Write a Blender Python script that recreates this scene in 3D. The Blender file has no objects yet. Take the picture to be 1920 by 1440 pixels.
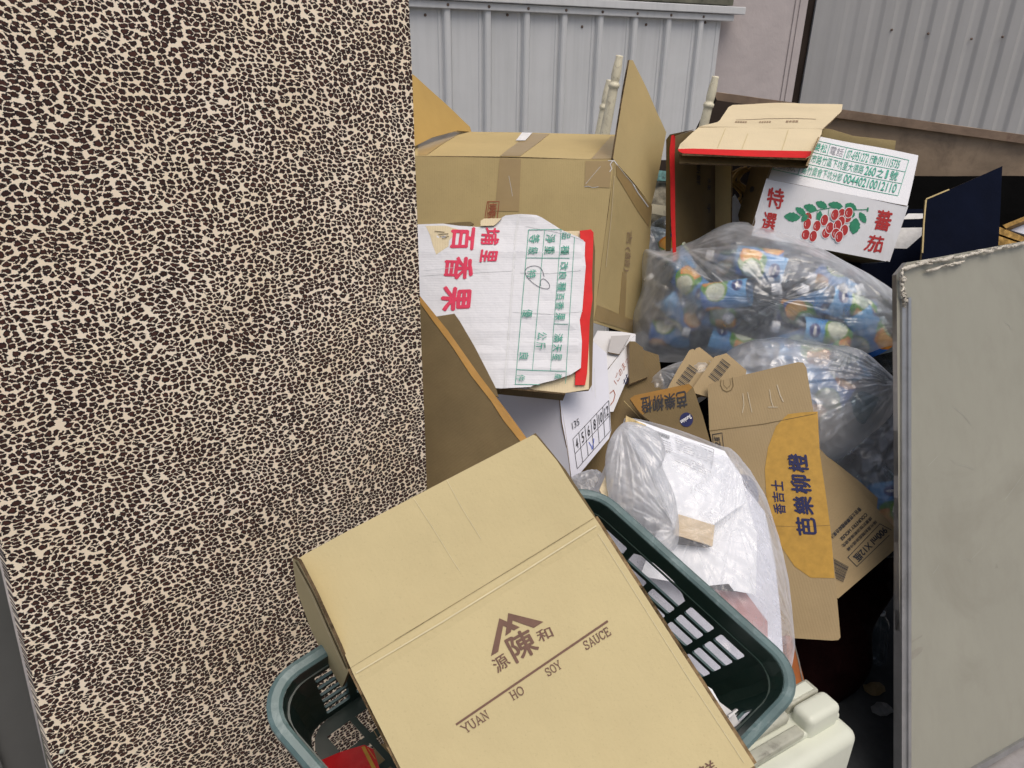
import bpy, bmesh, math, random
from mathutils import Vector, noise
from mathutils.geometry import delaunay_2d_cdt
random.seed(7)
S = bpy.context.scene
COL = S.collection

# ------------------------------------------------------------------ camera, world, sun
F = 1387.0; CAMH = 1.6
PITCH = math.radians(25); ROLL = math.radians(1.0)
cd = bpy.data.cameras.new('camera'); cam = bpy.data.objects.new('camera', cd); COL.objects.link(cam)
cam.location = (0, 0, CAMH)
fw = Vector((0, math.cos(PITCH), -math.sin(PITCH))); rt = Vector((1, 0, 0)); up = rt.cross(fw)
rt2 = rt*math.cos(ROLL)+up*math.sin(ROLL); up2 = up*math.cos(ROLL)-rt*math.sin(ROLL)
from mathutils import Matrix
cam.rotation_euler = Matrix((rt2, up2, -fw)).transposed().to_euler()
cd.sensor_width = 36; cd.lens = 36*F/1920; cd.clip_start = .02; cd.clip_end = 300
S.camera = cam
w = bpy.data.worlds.new('World'); S.world = w; w.use_nodes = True
nt = w.node_tree; bg = nt.nodes['Background']; sky = nt.nodes.new('ShaderNodeTexSky')
sky.sky_type = 'NISHITA'; sky.sun_disc = False
SUN_EL = math.radians(66); SUN_AZ = math.radians(148)   # azimuth clockwise from +Y
sky.sun_elevation = SUN_EL; sky.sun_rotation = SUN_AZ
sky.air_density = 1.0; sky.dust_density = 6.0; sky.ozone_density = 1.2
nt.links.new(sky.outputs[0], bg.inputs[0]); bg.inputs[1].default_value = .125
sd = bpy.data.lights.new('sun', 'SUN'); sun = bpy.data.objects.new('sun', sd); COL.objects.link(sun)
sd.energy = 1.5; sd.angle = math.radians(50); sd.color = (1, .95, .87)
dirv = Vector((math.sin(SUN_AZ)*math.cos(SUN_EL), math.cos(SUN_AZ)*math.cos(SUN_EL), math.sin(SUN_EL)))
sun.rotation_euler = dirv.to_track_quat('Z', 'Y').to_euler()
S.view_settings.view_transform = 'Standard'; S.view_settings.look = 'None'
S.view_settings.exposure = -0.1; S.view_settings.gamma = 1; S.view_settings.use_curve_mapping = False
S.render.engine = 'CYCLES'
S.cycles.use_denoising = True; S.cycles.max_bounces = 10; S.cycles.transparent_max_bounces = 24
S.cycles.caustics_reflective = False; S.cycles.caustics_refractive = False

# ------------------------------------------------------------------ measuring helpers
def ray(x, y): return fw+rt2*((x-960)/F)+up2*((720-y)/F)
def P(x, y, d): return Vector((0, 0, CAMH))+ray(x, y)*d
def para(q, mean):
    r = [ray(*p) for p in q]
    M = Matrix((r[0], -r[1], r[2])).transposed()
    d = list(M.inverted() @ r[3])+[1]; k = mean/(sum(d)/4)
    return [P(q[i][0], q[i][1], d[i]*k) for i in range(4)]

class PL:
    """a plane in the world, measured from three points; disp adds gentle warping in metres"""
    def __init__(s, a, b, c, disp=None, flip=False):
        a, b, c = [p if isinstance(p, Vector) else P(*p) for p in (a, b, c)]
        s.o = a; s.u = (b-a).normalized(); s.n = s.u.cross(c-a).normalized()
        if (Vector((0, 0, CAMH))-a).dot(s.n) < 0: s.n = -s.n
        if flip: s.n = -s.n
        s.v = s.n.cross(s.u); s.disp = disp or (lambda x, y: 0.0)
    def hit(s, x, y):
        r = ray(x, y); C = Vector((0, 0, CAMH))
        return C+r*((s.o-C).dot(s.n)/r.dot(s.n))
    def loc(s, p):
        if not isinstance(p, Vector): p = s.hit(*p)
        q = p-s.o; return Vector((q.dot(s.u), q.dot(s.v)))
    def pt(s, ab, off=0): return s.o+s.u*ab[0]+s.v*ab[1]+s.n*(s.disp(ab[0], ab[1])+off)
    def at(s, x, y, off=0): return s.pt(s.loc((x, y)), off)

def warp(amp, seed, f=4):
    def g(x, y): return amp*noise.noise(Vector((x*f+seed*7.3, y*f-seed*3.1, seed*1.7)))
    return g

# ------------------------------------------------------------------ object helpers
def thing(name, label, cat, loc=(0, 0, 0), group=None):
    o = bpy.data.objects.new(name, None); COL.objects.link(o); o.location = loc
    o.empty_display_size = .05
    o['label'] = label; o['category'] = cat
    if group: o['group'] = group
    return o
def rootloc(p):
    while p is not None and p.parent: p = p.parent
    return Vector(p.location) if p is not None else Vector((0, 0, 0))
def mesh(name, verts, faces, mats, parent=None, smooth=False, fm=None, uvs=None, loc=None, kind=None, label=None, cat=None, group=None):
    base = rootloc(parent) if parent else Vector(loc or (0, 0, 0))
    me = bpy.data.meshes.new(name)
    me.from_pydata([tuple(Vector(v)-base) for v in verts], [], faces)
    for m in (mats if isinstance(mats, (list, tuple)) else [mats]): me.materials.append(m)
    if fm: me.polygons.foreach_set('material_index', fm)
    if smooth: me.polygons.foreach_set('use_smooth', [True]*len(me.polygons))
    if uvs:
        ul = me.uv_layers.new(name='UVMap')
        for l in me.loops: ul.data[l.index].uv = uvs[l.vertex_index]
    me.update()
    o = bpy.data.objects.new(name, me); COL.objects.link(o)
    if parent: o.parent = parent
    else: o.location = base
    if kind: o['kind'] = kind
    if label: o['label'] = label
    if cat: o['category'] = cat
    if group: o['group'] = group
    return o
def bmobj(name, bm, mats, parent=None, smooth=False, **k):
    bm.normal_update(); bm.verts.index_update()
    vs = [v.co.copy() for v in bm.verts]; fs = [[v.index for v in f.verts] for f in bm.faces]
    bm.free(); return mesh(name, vs, fs, mats, parent, smooth, **k)

def cdt(outline, holes, spacing, jit=.12):
    vs = list(outline); fc = [list(range(len(outline)))]
    edges = []
    def ring(pts, st): return [(st+i, st+(i+1) % len(pts)) for i in range(len(pts))]
    edges += ring(outline, 0)
    for h in holes:
        st = len(vs); vs += list(h); edges += ring(h, st)
    def inside(p, poly):
        c = False; n = len(poly)
        for i in range(n):
            a = poly[i]; b = poly[i-1]
            if (a[1] > p[1]) != (b[1] > p[1]) and p[0] < (b[0]-a[0])*(p[1]-a[1])/(b[1]-a[1])+a[0]: c = not c
        return c
    if spacing:
        x0 = min(p[0] for p in outline); x1 = max(p[0] for p in outline)
        y0 = min(p[1] for p in outline); y1 = max(p[1] for p in outline)
        nx = int((x1-x0)/spacing); ny = int((y1-y0)/spacing)
        for i in range(1, nx+1):
            for j in range(1, ny+1):
                p = Vector((x0+(i-.3+random.uniform(-jit, jit))*spacing, y0+(j-.3+random.uniform(-jit, jit))*spacing))
                if inside(p, outline) and not any(inside(p, h) for h in holes): vs.append(p)
    r = delaunay_2d_cdt([Vector((p[0], p[1])) for p in vs], edges, [], 0, 1e-6)
    v2, tris = r[0], r[2]
    out = []
    for t in tris:
        c = (v2[t[0]]+v2[t[1]]+v2[t[2]])/3
        if inside(c, outline) and not any(inside(c, h) for h in holes):
            a, b, cc = v2[t[0]], v2[t[1]], v2[t[2]]
            out.append(list(t) if (b-a).cross(cc-a) > 0 else list(reversed(t)))
    return v2, out
def subdiv(poly, s, closed=True):
    out = []
    for i in range(len(poly)):
        a = poly[i]; b = poly[(i+1) % len(poly)]
        n = max(1, int((b-a).length/s)) if s else 1
        for k in range(n): out.append(a+(b-a)*k/n)
    return out
def solid2d(v2, tris, front, back):
    """front/back: functions (i, 2D point) -> 3D"""
    used = sorted({i for t in tris for i in t}); idx = {v: k for k, v in enumerate(used)}; n = len(used)
    V = [front(v2[i]) for i in used]+[back(v2[i]) for i in used]
    Fc = [[idx[i] for i in t] for t in tris]+[[idx[i]+n for i in reversed(t)] for t in tris]
    E = {}
    for t in tris:
        for i in range(3): E[(t[i], t[(i+1) % 3])] = 1
    sides = [[idx[a], idx[a]+n, idx[b]+n, idx[b]] for (a, b) in E if (b, a) not in E]
    fm = [0]*len(tris)+[2]*len(tris)+[1]*len(sides)
    uv = [(v2[i][0], v2[i][1]) for i in used]*2
    return V, Fc+sides, fm, uv
def sheet(name, pl, outline, mats, parent=None, thick=.004, spacing=.03, holes=(), **k):
    if not isinstance(mats, (list, tuple)): mats = [mats, mats, mats]
    mats = list(mats)
    if len(mats) == 2: mats.append(mats[0])
    o2 = subdiv([pl.loc(p) for p in outline], spacing)
    h2 = [[pl.loc(p) for p in h] for h in holes]
    v2, tris = cdt(o2, h2, spacing)
    V, Fc, fm, uv = solid2d(v2, tris, lambda p: pl.pt(p), lambda p: pl.pt(p, -thick))
    return mesh(name, V, Fc, mats, parent, fm=fm, uvs=uv, **k)

_tc = bpy.data.curves.new('text', 'FONT'); _to = bpy.data.objects.new('text', _tc); COL.objects.link(_to)
_cache = {}
def glyphs(body, bold=0.0, space=1.0):
    key = (body, bold, space)
    if key not in _cache:
        _tc.body = body; _tc.offset = bold; _tc.space_character = space; _tc.resolution_u = 3
        bpy.context.view_layer.update()
        me = _to.to_mesh()
        vs = [(v.co.x, v.co.y) for v in me.vertices]; fs = [list(p.vertices) for p in me.polygons]
        _to.to_mesh_clear(); _cache[key] = (vs, fs)
    return _cache[key]
SERIF = {
 'Y': [[(.02,1),(.45,.48),(.88,1)],[(.45,.48),(.45,0)],'s.25,0,.65,0','s-.06,1,.2,1','s.7,1,.96,1'],
 'U': [[(.14,1),(.14,.3),(.22,.07),(.42,0),(.62,.07),(.74,.3),(.74,1)],'s-.02,1,.32,1','s.58,1,.9,1'],
 'A': [[(.08,0),(.45,1),(.82,0)],[(.22,.34),(.68,.34)],'s-.06,0,.24,0','s.64,0,.98,0'],
 'N': [[(.14,0),(.14,1),(.74,0),(.74,1)],'s-.02,0,.3,0','s.58,1,.9,1','s-.02,1,.14,1'],
 'H': [[(.16,0),(.16,1)],[(.74,0),(.74,1)],[(.16,.5),(.74,.5)],'s0,0,.32,0','s0,1,.32,1','s.58,0,.9,0','s.58,1,.9,1'],
 'O': [[(.45,0),(.2,.1),(.07,.35),(.07,.65),(.2,.9),(.45,1),(.7,.9),(.83,.65),(.83,.35),(.7,.1),(.45,0)]],
 'S': [[(.78,.74),(.68,.92),(.45,1),(.22,.92),(.14,.74),(.25,.57),(.62,.43),(.77,.26),(.68,.07),(.42,0),(.2,.08),(.1,.27)],[(.78,.7),(.78,1)],[(.1,0),(.1,.3)]],
 'C': [[(.8,.72),(.66,.94),(.45,1),(.2,.9),(.08,.65),(.08,.35),(.2,.1),(.45,0),(.68,.08),(.82,.28)],[(.8,.66),(.8,1)]],
 'E': [[(.16,0),(.16,1)],[(.03,1),(.76,1),(.76,.76)],[(.16,.52),(.56,.52)],[(.56,.4),(.56,.64)],[(.03,0),(.8,0),(.8,.26)]],
}
def stroke(pts, w):
    vs, fs = [], []
    n = len(pts)
    for i, p in enumerate(pts):
        a = Vector(pts[max(i-1, 0)]); b = Vector(pts[min(i+1, n-1)]); t = (b-a)
        t = t.normalized() if t.length > 1e-9 else Vector((1, 0)); q = Vector((-t.y, t.x))*(w/2)
        if 0 < i < n-1:
            t1 = (Vector(p)-Vector(pts[i-1])).normalized(); q *= min(1.8, 1/max(.5, abs(t1.dot(t))))
        vs += [tuple(Vector(p)+q), tuple(Vector(p)-q)]
    for i in range(n-1): fs.append([2*i, 2*i+1, 2*i+3, 2*i+2])
    return vs, fs
class Ink:
    """flat print that lies on a surface, slightly above it"""
    def __init__(s, name, pl, mat, parent, off=.0007): s.name, s.pl, s.mat, s.parent, s.off = name, pl, mat, parent, off; s.V = []; s.F = []; s.k = 0
    def add(s, vs, fs, f):
        b = len(s.V); o = s.off+s.k*.00004; s.k += 1
        s.V += [s.pl.at(*f(v), o) for v in vs]; s.F += [[b+i for i in q] for q in fs]; return s
    def text(s, body, q, bold=0.0, space=1.0, wob=0.0, full=False):
        vs, fs = glyphs(body, 0.0, space)
        if not vs: return s
        x0 = min(v[0] for v in vs); x1 = max(v[0] for v in vs); y0 = min(v[1] for v in vs); y1 = max(v[1] for v in vs)
        TL, TR, BR, BL = [Vector(p) for p in q]; sz = y1-y0
        def f(v, bx=0, by=0):
            u = (v[0]+bx-x0)/(x1-x0); t = (y1-v[1]-by)/(y1-y0)
            if wob:
                u += wob*noise.noise(Vector((v[0]*3, v[1]*3, .5)))*sz/(x1-x0); t += wob*noise.noise(Vector((v[0]*3, v[1]*3, 9.5)))
            a = TL.lerp(TR, u); b = BL.lerp(BR, u); return tuple(a.lerp(b, t))
        if bold > .004:
            for bx, by in ((bold, 0), (-bold, 0), (0, bold), (0, -bold)): s.add(vs, fs, lambda v: f(v, bx*.9, by*.9))
        return s.add(vs, fs, f)
    def serif(s, body, q, w=.12):
        TL, TR, BR, BL = [Vector(p) for p in q]; N = len(body)
        for i, ch in enumerate(body):
            for st in SERIF[ch]:
                if isinstance(st, str):
                    a = [float(x) for x in st[1:].split(',')]; vs, fs = stroke([(a[0], a[1]), (a[2], a[3])], w*.6)
                else: vs, fs = stroke(st, w)
                def f(v):
                    u = (i+v[0]*1.0)/(N-.08); return tuple(TL.lerp(TR, u).lerp(BL.lerp(BR, u), 1-v[1]))
                s.add(vs, fs, f)
        return s
    def line(s, pts, w):
        q = []
        for a, b in zip(pts[:-1], pts[1:]):
            a = Vector(a); b = Vector(b); n = max(1, int((b-a).length/12)); q += [tuple(a.lerp(b, k/n)) for k in range(n)]
        pts = q+[tuple(pts[-1])]
        vs, fs = stroke(pts, w); return s.add(vs, fs, lambda v: v)
    def poly(s, pts):
        v2, tr = cdt([Vector(p) for p in pts], [], 0); return s.add([tuple(v) for v in v2], tr, lambda v: v)
    def ell(s, cx, cy, rx, ry, a=0, n=20, w=None):
        c, q = math.cos(math.radians(a)), math.sin(math.radians(a))
        pts = [(cx+c*rx*math.cos(t)-q*ry*math.sin(t), cy+q*rx*math.cos(t)+c*ry*math.sin(t)) for t in [2*math.pi*k/n for k in range(n)]]
        if w: return s.line(pts+[pts[0]], w)
        return s.poly(pts)
    def build(s, **k): return mesh(s.name, s.V, s.F, s.mat, s.parent, **k)

def smoothpoly(pts, n=160):
    """closed Catmull-Rom through the points, n samples"""
    m = len(pts); out = []
    for k in range(n):
        t = k*m/n; i = int(t); f = t-i
        p0, p1, p2, p3 = [Vector(pts[(i+j-1) % m]) for j in range(4)]
        out.append(.5*((2*p1)+(p2-p0)*f+(2*p0-5*p1+4*p2-p3)*f*f+(3*p1-p0-3*p2+p3)*f**3))
    return out
def ridge(x): return 1-abs(noise.noise(Vector((x, 3.3, 7.7))))*2
def bag(name, pl, outline, front, back, mat, parent=None, pinch=(), crumple=.012, cf=9, N=320, M=72, seed=0, power=.55, **k):
    """a filled plastic bag: its outline swells to both sides, with creases running to the pinched points"""
    ol = [pl.loc(tuple(p)) for p in smoothpoly(outline, N)]
    c = sum(ol, Vector((0, 0)))/N; pin = [(pl.loc((x, y)), a, r) for x, y, a, r in pinch]
    V = []; Fc = []
    def z(q, r, side):
        b = (max(0, 1-r**2.4))**power
        h = b*(front if side > 0 else back)
        d = 0
        for pp, a, rr in pin:
            dv = q-pp; L = dv.length
            th = math.atan2(dv.y, dv.x)
            d += a*(ridge(th*2.6+seed+L*1.2)*.5+ridge(th*7+seed*2)*.32+ridge(th*15+seed*3)*.18-.5)*min(1, L/.05)*math.exp(-L/rr)
        n3 = Vector((q.x*cf+seed, q.y*cf-seed, side*3.0))
        d += crumple*(noise.noise(n3)+.5*(ridge(n3.x*.9+2*noise.noise(n3*.6))-.5)+.45*noise.noise(n3*2.7))
        d += crumple*.35*(1-abs(noise.noise(n3*4.2))*2)
        return side*h+d*min(1, (1-r)*6)*(1 if side > 0 else .5)
    for side in (1, -1):
        for j in range(M+1):
            r = 1-(1-j/M)**1.3 if side > 0 else j/M
            for i in range(N):
                q = c+(ol[i]-c)*r; zz = z(q, r, side)
                if r >= 1: zz = .004*noise.noise(Vector((i*.3, 0, seed)))
                V.append(pl.o+pl.u*q.x+pl.v*q.y+pl.n*zz)
    def I(sd, j, i): return sd*(M+1)*N+j*N+i % N
    for j in range(M):
        for i in range(N):
            Fc.append([I(0, j, i), I(0, j, i+1), I(0, j+1, i+1), I(0, j+1, i)][::-1])
            Fc.append([I(1, j, i), I(1, j, i+1), I(1, j+1, i+1), I(1, j+1, i)])
    for i in range(N): Fc.append([I(0, M, i), I(0, M, i+1), I(1, M, i+1), I(1, M, i)][::-1])
    return mesh(name, V, Fc, mat, parent, smooth=True, **k)

def frame_of(ax):
    ax = ax.normalized(); t = Vector((0, 0, 1)) if abs(ax.z) < .9 else Vector((1, 0, 0))
    a = ax.cross(t).normalized(); return ax, a, ax.cross(a)
def lathe(name, base, axis, prof, mat, parent, n=20, smooth=True, uv=False, spin=0, flute=None, **k):
    ax, a, b = frame_of(axis); V = []; Fc = []; U = []
    for j, (h, r) in enumerate(prof):
        for i in range(n+(1 if uv else 0)):
            t = 2*math.pi*i/n+spin; rr = r*(1+(flute or 0)*math.cos(8*t)) if flute else r
            V.append(base+ax*h+a*(rr*math.cos(t))+b*(rr*math.sin(t))); U.append((i/n, (h-prof[0][0])/(prof[-1][0]-prof[0][0]+1e-9)))
    m = n+(1 if uv else 0)
    for j in range(len(prof)-1):
        for i in range(n):
            i2 = i+1 if uv else (i+1) % n
            Fc.append([j*m+i, j*m+i2, (j+1)*m+i2, (j+1)*m+i])
    return mesh(name, V, Fc, mat, parent, smooth=smooth, uvs=U if uv else None, **k)
def boxmesh(name, o, ex, ey, ez, mat, parent=None, bevel=.003, seg=2, smooth=False, **k):
    bm = bmesh.new()
    vs = [bm.verts.new(o+ex*i+ey*j+ez*l) for l in (0, 1) for j in (0, 1) for i in (0, 1)]
    for f in ((0, 2, 3, 1), (4, 5, 7, 6), (0, 1, 5, 4), (2, 6, 7, 3), (0, 4, 6, 2), (1, 3, 7, 5)): bm.faces.new([vs[i] for i in f])
    bmesh.ops.recalc_face_normals(bm, faces=bm.faces[:])
    if bevel: bmesh.ops.bevel(bm, geom=bm.edges[:], offset=bevel, segments=seg, profile=.5, affect='EDGES')
    return bmobj(name, bm, mat, parent, smooth, **k)

# ------------------------------------------------------------------ materials
def nodes(name):
    m = bpy.data.materials.new(name); m.use_nodes = True; t = m.node_tree; t.nodes.clear()
    out = t.nodes.new('ShaderNodeOutputMaterial'); return m, t, out
def N(t, kind, **kw):
    n = t.nodes.new(kind)
    for k, v in kw.items():
        if k.startswith('i_'):
            key = k[2:].replace('_', ' '); n.inputs[key].default_value = v
        else: setattr(n, k, v)
    return n
def ramp(t, fac, stops):
    r = t.nodes.new('ShaderNodeValToRGB'); t.links.new(fac, r.inputs[0]); e = r.color_ramp.elements
    while len(e) < len(stops): e.new(.5)
    for i, (p, c) in enumerate(stops): e[i].position = p; e[i].color = (*c, 1) if len(c) == 3 else (c[0], c[0], c[0], 1)
    return r.outputs[0]
def mixc(t, fac, a, b, mode='MIX'):
    m = t.nodes.new('ShaderNodeMix'); m.data_type = 'RGBA'; m.blend_type = mode
    for s, v in ((m.inputs[0], fac), (m.inputs[6], a), (m.inputs[7], b)):
        if isinstance(v, (int, float)): s.default_value = v
        elif isinstance(v, tuple): s.default_value = (*v[:3], 1)
        else: t.links.new(v, s)
    return m.outputs[2]
def noi(t, co, scale, detail=4, rough=.55, dist=0):
    n = N(t, 'ShaderNodeTexNoise'); n.inputs['Scale'].default_value = scale; n.inputs['Detail'].default_value = detail
    n.inputs['Roughness'].default_value = rough; n.inputs['Distortion'].default_value = dist
    if co is not None: t.links.new(co, n.inputs['Vector'])
    return n.outputs['Fac']
def surf(name, col, rough=.6, var=.12, vs=6, bump=.15, bs=120, dirt=0.0, dirtc=(.08, .07, .05), ds=5, metal=0, spec=.5, flute=0, coat=0, coord='Object', sub=0, speck=0, streak=0):
    m, t, out = nodes(name); L = t.links
    tc = N(t, 'ShaderNodeTexCoord'); co = tc.outputs[coord]
    p = N(t, 'ShaderNodeBsdfPrincipled')
    f = noi(t, co, vs, 5, .6)
    lo = tuple(c*(1-var) for c in col); hi = tuple(min(1, c*(1+var)) for c in col)
    c = ramp(t, f, [(.3, lo), (.7, hi)])
    if speck:
        s = noi(t, co, 420, 2, .5); c = mixc(t, ramp(t, s, [(.62, (0,)), (.75, (speck,))]), c, tuple(x*.45 for x in col))
    if dirt:
        d = noi(t, co, ds, 8, .7, .6); c = mixc(t, ramp(t, d, [(.52, (0,)), (.72, (dirt,))]), c, dirtc)
    if streak:
        mp = N(t, 'ShaderNodeMapping'); mp.inputs['Scale'].default_value = (30, 30, 1.2); L.new(co, mp.inputs[0])
        s = noi(t, mp.outputs[0], 1.0, 6, .65); c = mixc(t, ramp(t, s, [(.45, (0,)), (.75, (streak,))]), c, dirtc)
    L.new(c, p.inputs['Base Color'])
    p.inputs['Roughness'].default_value = rough; p.inputs['Metallic'].default_value = metal
    p.inputs['Specular IOR Level'].default_value = spec; p.inputs['Coat Weight'].default_value = coat; p.inputs['Coat Roughness'].default_value = .15
    if bump or flute:
        h = noi(t, co, bs, 3, .6)
        b = N(t, 'ShaderNodeBump'); b.inputs['Strength'].default_value = bump; b.inputs['Distance'].default_value = .002
        L.new(h, b.inputs['Height']); nn = b.outputs[0]
        b3 = N(t, 'ShaderNodeBump'); b3.inputs['Strength'].default_value = min(1, bump*2); b3.inputs['Distance'].default_value = .006
        L.new(noi(t, co, 14, 3, .5), b3.inputs['Height']); L.new(nn, b3.inputs['Normal']); nn = b3.outputs[0]
        if flute:
            wv = N(t, 'ShaderNodeTexWave'); wv.wave_type = 'BANDS'; wv.bands_direction = 'X' if flute > 0 else 'Y'
            wv.inputs['Scale'].default_value = 52; wv.inputs['Distortion'].default_value = .6; L.new(tc.outputs['UV'], wv.inputs['Vector'])
            b2 = N(t, 'ShaderNodeBump'); b2.inputs['Strength'].default_value = abs(flute); b2.inputs['Distance'].default_value = .0012
            L.new(wv.outputs['Fac'], b2.inputs['Height']); L.new(nn, b2.inputs['Normal']); nn = b2.outputs[0]
        L.new(nn, p.inputs['Normal'])
    L.new(p.outputs[0], out.inputs[0]); return m
KR = (.55, .40, .20)
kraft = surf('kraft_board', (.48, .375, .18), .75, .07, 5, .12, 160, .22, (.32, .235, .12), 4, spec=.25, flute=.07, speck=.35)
kraft_pale = surf('pale_kraft_board', (.66, .56, .37), .8, .05, 6, .1, 160, .15, (.42, .33, .2), 5, spec=.2, flute=.15, speck=.2)
kraft_yuan = surf('clean_kraft_board', (.535, .448, .245), .72, .06, 5, .16, 160, .32, (.46, .36, .19), 4, spec=.25, flute=.02, speck=.18)
kraft_dark = surf('shaded_brown_kraft', (.15, .108, .05), .75, .14, 7, .2, 120, .3, (.16, .1, .05), 6, spec=.25, flute=.18, speck=.2)  # brown board with shade mixed into the colour, for flaps and inner faces
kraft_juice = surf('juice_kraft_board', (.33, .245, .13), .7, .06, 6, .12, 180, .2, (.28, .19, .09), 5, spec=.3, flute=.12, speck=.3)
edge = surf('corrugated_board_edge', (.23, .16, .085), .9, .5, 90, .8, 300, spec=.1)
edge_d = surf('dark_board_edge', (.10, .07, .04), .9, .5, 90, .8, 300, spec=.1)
orange_edge = surf('orange_folded_edge', (.40, .21, .04), .6, .15, 12, .2, 120, .3, (.25, .14, .04), 12)
whitecard = surf('white_coated_board', (.66, .665, .685), .5, .03, 5, .12, 120, .32, (.46, .44, .41), 9, spec=.35, flute=.07)
whitetorn = surf('crumpled_white_board', (.63, .635, .66), .45, .04, 5, .3, 50, .35, (.45, .43, .41), 8, spec=.4, flute=-.09)
whitebox = surf('plain_white_board', (.64, .65, .72), .55, .03, 5, .08, 120, .15, (.5, .48, .48), 6, spec=.35)
tape = surf('packing_tape', (.38, .27, .12), .3, .06, 12, .15, 60, spec=.6, coat=.25)
def clear(name, tint=(1, 1, 1), white=.2, edgew=.55, rough=.16, folds=30, milk=(.85, .88, .92), shade=.5, blur=0.0, bs=.5, mn=.35):
    m, t, out = nodes(name); L = t.links
    tc = N(t, 'ShaderNodeTexCoord'); co = tc.outputs['Object']
    tr = N(t, 'ShaderNodeBsdfTransparent'); tr.inputs[0].default_value = (*tint, 1)
    trans = tr.outputs[0]
    df = N(t, 'ShaderNodeBsdfDiffuse'); df.inputs[0].default_value = (*milk, 1)
    tl = N(t, 'ShaderNodeBsdfTranslucent'); tl.inputs[0].default_value = (*milk, 1)
    gl = N(t, 'ShaderNodeBsdfGlossy'); gl.inputs['Roughness'].default_value = rough
    a = N(t, 'ShaderNodeMixShader'); a.inputs[0].default_value = .45; L.new(df.outputs[0], a.inputs[1]); L.new(tl.outputs[0], a.inputs[2])
    # creases: long soft folds, a net of sharp pleats and fine wrinkles
    dn = N(t, 'ShaderNodeTexNoise'); dn.inputs['Scale'].default_value = folds*.35; dn.inputs['Detail'].default_value = 3; L.new(co, dn.inputs['Vector'])
    va = N(t, 'ShaderNodeVectorMath', operation='MULTIPLY_ADD'); L.new(dn.outputs['Color'], va.inputs[0]); va.inputs[1].default_value = (.09, .09, .09); L.new(co, va.inputs[2])
    mp = N(t, 'ShaderNodeMapping'); mp.inputs['Scale'].default_value = (1, .45, 1.5); mp.inputs['Rotation'].default_value = (.3, .5, .7); L.new(va.outputs[0], mp.inputs[0])
    vo = N(t, 'ShaderNodeTexVoronoi'); vo.feature = 'DISTANCE_TO_EDGE'; vo.inputs['Scale'].default_value = folds; L.new(mp.outputs[0], vo.inputs['Vector'])
    v2 = N(t, 'ShaderNodeTexVoronoi'); v2.feature = 'F1'; v2.inputs['Scale'].default_value = folds*.45; L.new(mp.outputs[0], v2.inputs['Vector'])
    pl_ = N(t, 'ShaderNodeMath', operation='MINIMUM'); L.new(vo.outputs['Distance'], pl_.inputs[0]); pl_.inputs[1].default_value = .16
    b0 = N(t, 'ShaderNodeBump'); b0.inputs['Strength'].default_value = bs; b0.inputs['Distance'].default_value = .02; L.new(v2.outputs['Distance'], b0.inputs['Height'])
    b1 = N(t, 'ShaderNodeBump'); b1.inputs['Strength'].default_value = bs*.7; b1.inputs['Distance'].default_value = .022; L.new(pl_.outputs[0], b1.inputs['Height']); L.new(b0.outputs[0], b1.inputs['Normal'])
    b2 = N(t, 'ShaderNodeBump'); b2.inputs['Strength'].default_value = bs*.5; b2.inputs['Distance'].default_value = .003; L.new(noi(t, mp.outputs[0], folds*3, 4, .6), b2.inputs['Height']); L.new(b1.outputs[0], b2.inputs['Normal'])
    for nd in (gl, df): L.new(b2.outputs[0], nd.inputs['Normal'])
    g = N(t, 'ShaderNodeMixShader'); g.inputs[0].default_value = shade; L.new(a.outputs[0], g.inputs[1]); L.new(gl.outputs[0], g.inputs[2])
    if blur:
        rf_ = N(t, 'ShaderNodeBsdfRefraction'); rf_.inputs['IOR'].default_value = 1.05; rf_.inputs['Roughness'].default_value = .45; rf_.inputs[0].default_value = (*tint, 1)
        bl2 = N(t, 'ShaderNodeMixShader'); bl2.inputs[0].default_value = blur; L.new(trans, bl2.inputs[1]); L.new(rf_.outputs[0], bl2.inputs[2]); trans = bl2.outputs[0]
    lw = N(t, 'ShaderNodeLayerWeight'); lw.inputs['Blend'].default_value = .35; L.new(b2.outputs[0], lw.inputs['Normal'])
    mr = N(t, 'ShaderNodeMapRange'); mr.inputs['To Min'].default_value = white; mr.inputs['To Max'].default_value = white+edgew; L.new(lw.outputs['Facing'], mr.inputs['Value'])
    v = N(t, 'ShaderNodeMath', operation='MULTIPLY'); L.new(mr.outputs[0], v.inputs[0])
    cs_ = ramp(t, vo.outputs['Distance'], [(0, (1.2,)), (.12, (.97,))])
    v0 = N(t, 'ShaderNodeMath', operation='MULTIPLY'); L.new(ramp(t, noi(t, va.outputs[0], 7, 4, .6, .8), [(.35, (mn,)), (.68, (1.1,))]), v0.inputs[0]); L.new(cs_, v0.inputs[1]); L.new(v0.outputs[0], v.inputs[1]); v.use_clamp = True
    f = N(t, 'ShaderNodeMixShader'); L.new(v.outputs[0], f.inputs[0]); L.new(trans, f.inputs[1]); L.new(g.outputs[0], f.inputs[2])
    L.new(f.outputs[0], out.inputs[0]); return m
bagclear = clear('clear_bag_film', mn=.5, white=.27, edgew=.85, rough=.28, folds=7, milk=(.92, .95, 1.0), shade=.28, blur=.1, bs=.4)
bagmilky = clear('milky_bag_film', mn=.85, white=.64, edgew=.4, rough=.3, folds=6, milk=(.92, .95, 1.0), shade=.22, blur=.2, bs=.4)
bagwhite = clear('thin_white_bag_film', white=.62, edgew=.4, rough=.36, folds=9, bs=.35, milk=(.82, .84, .88), shade=.2)
petclear = clear('clear_bottle_plastic', tint=(.80, .86, .88), white=.05, edgew=.55, rough=.08, folds=12, shade=.75, bs=.05)
def ink(name, c, r=.6): return surf(name, c, r, .12, 60, 0, 10, spec=.3)
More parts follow.
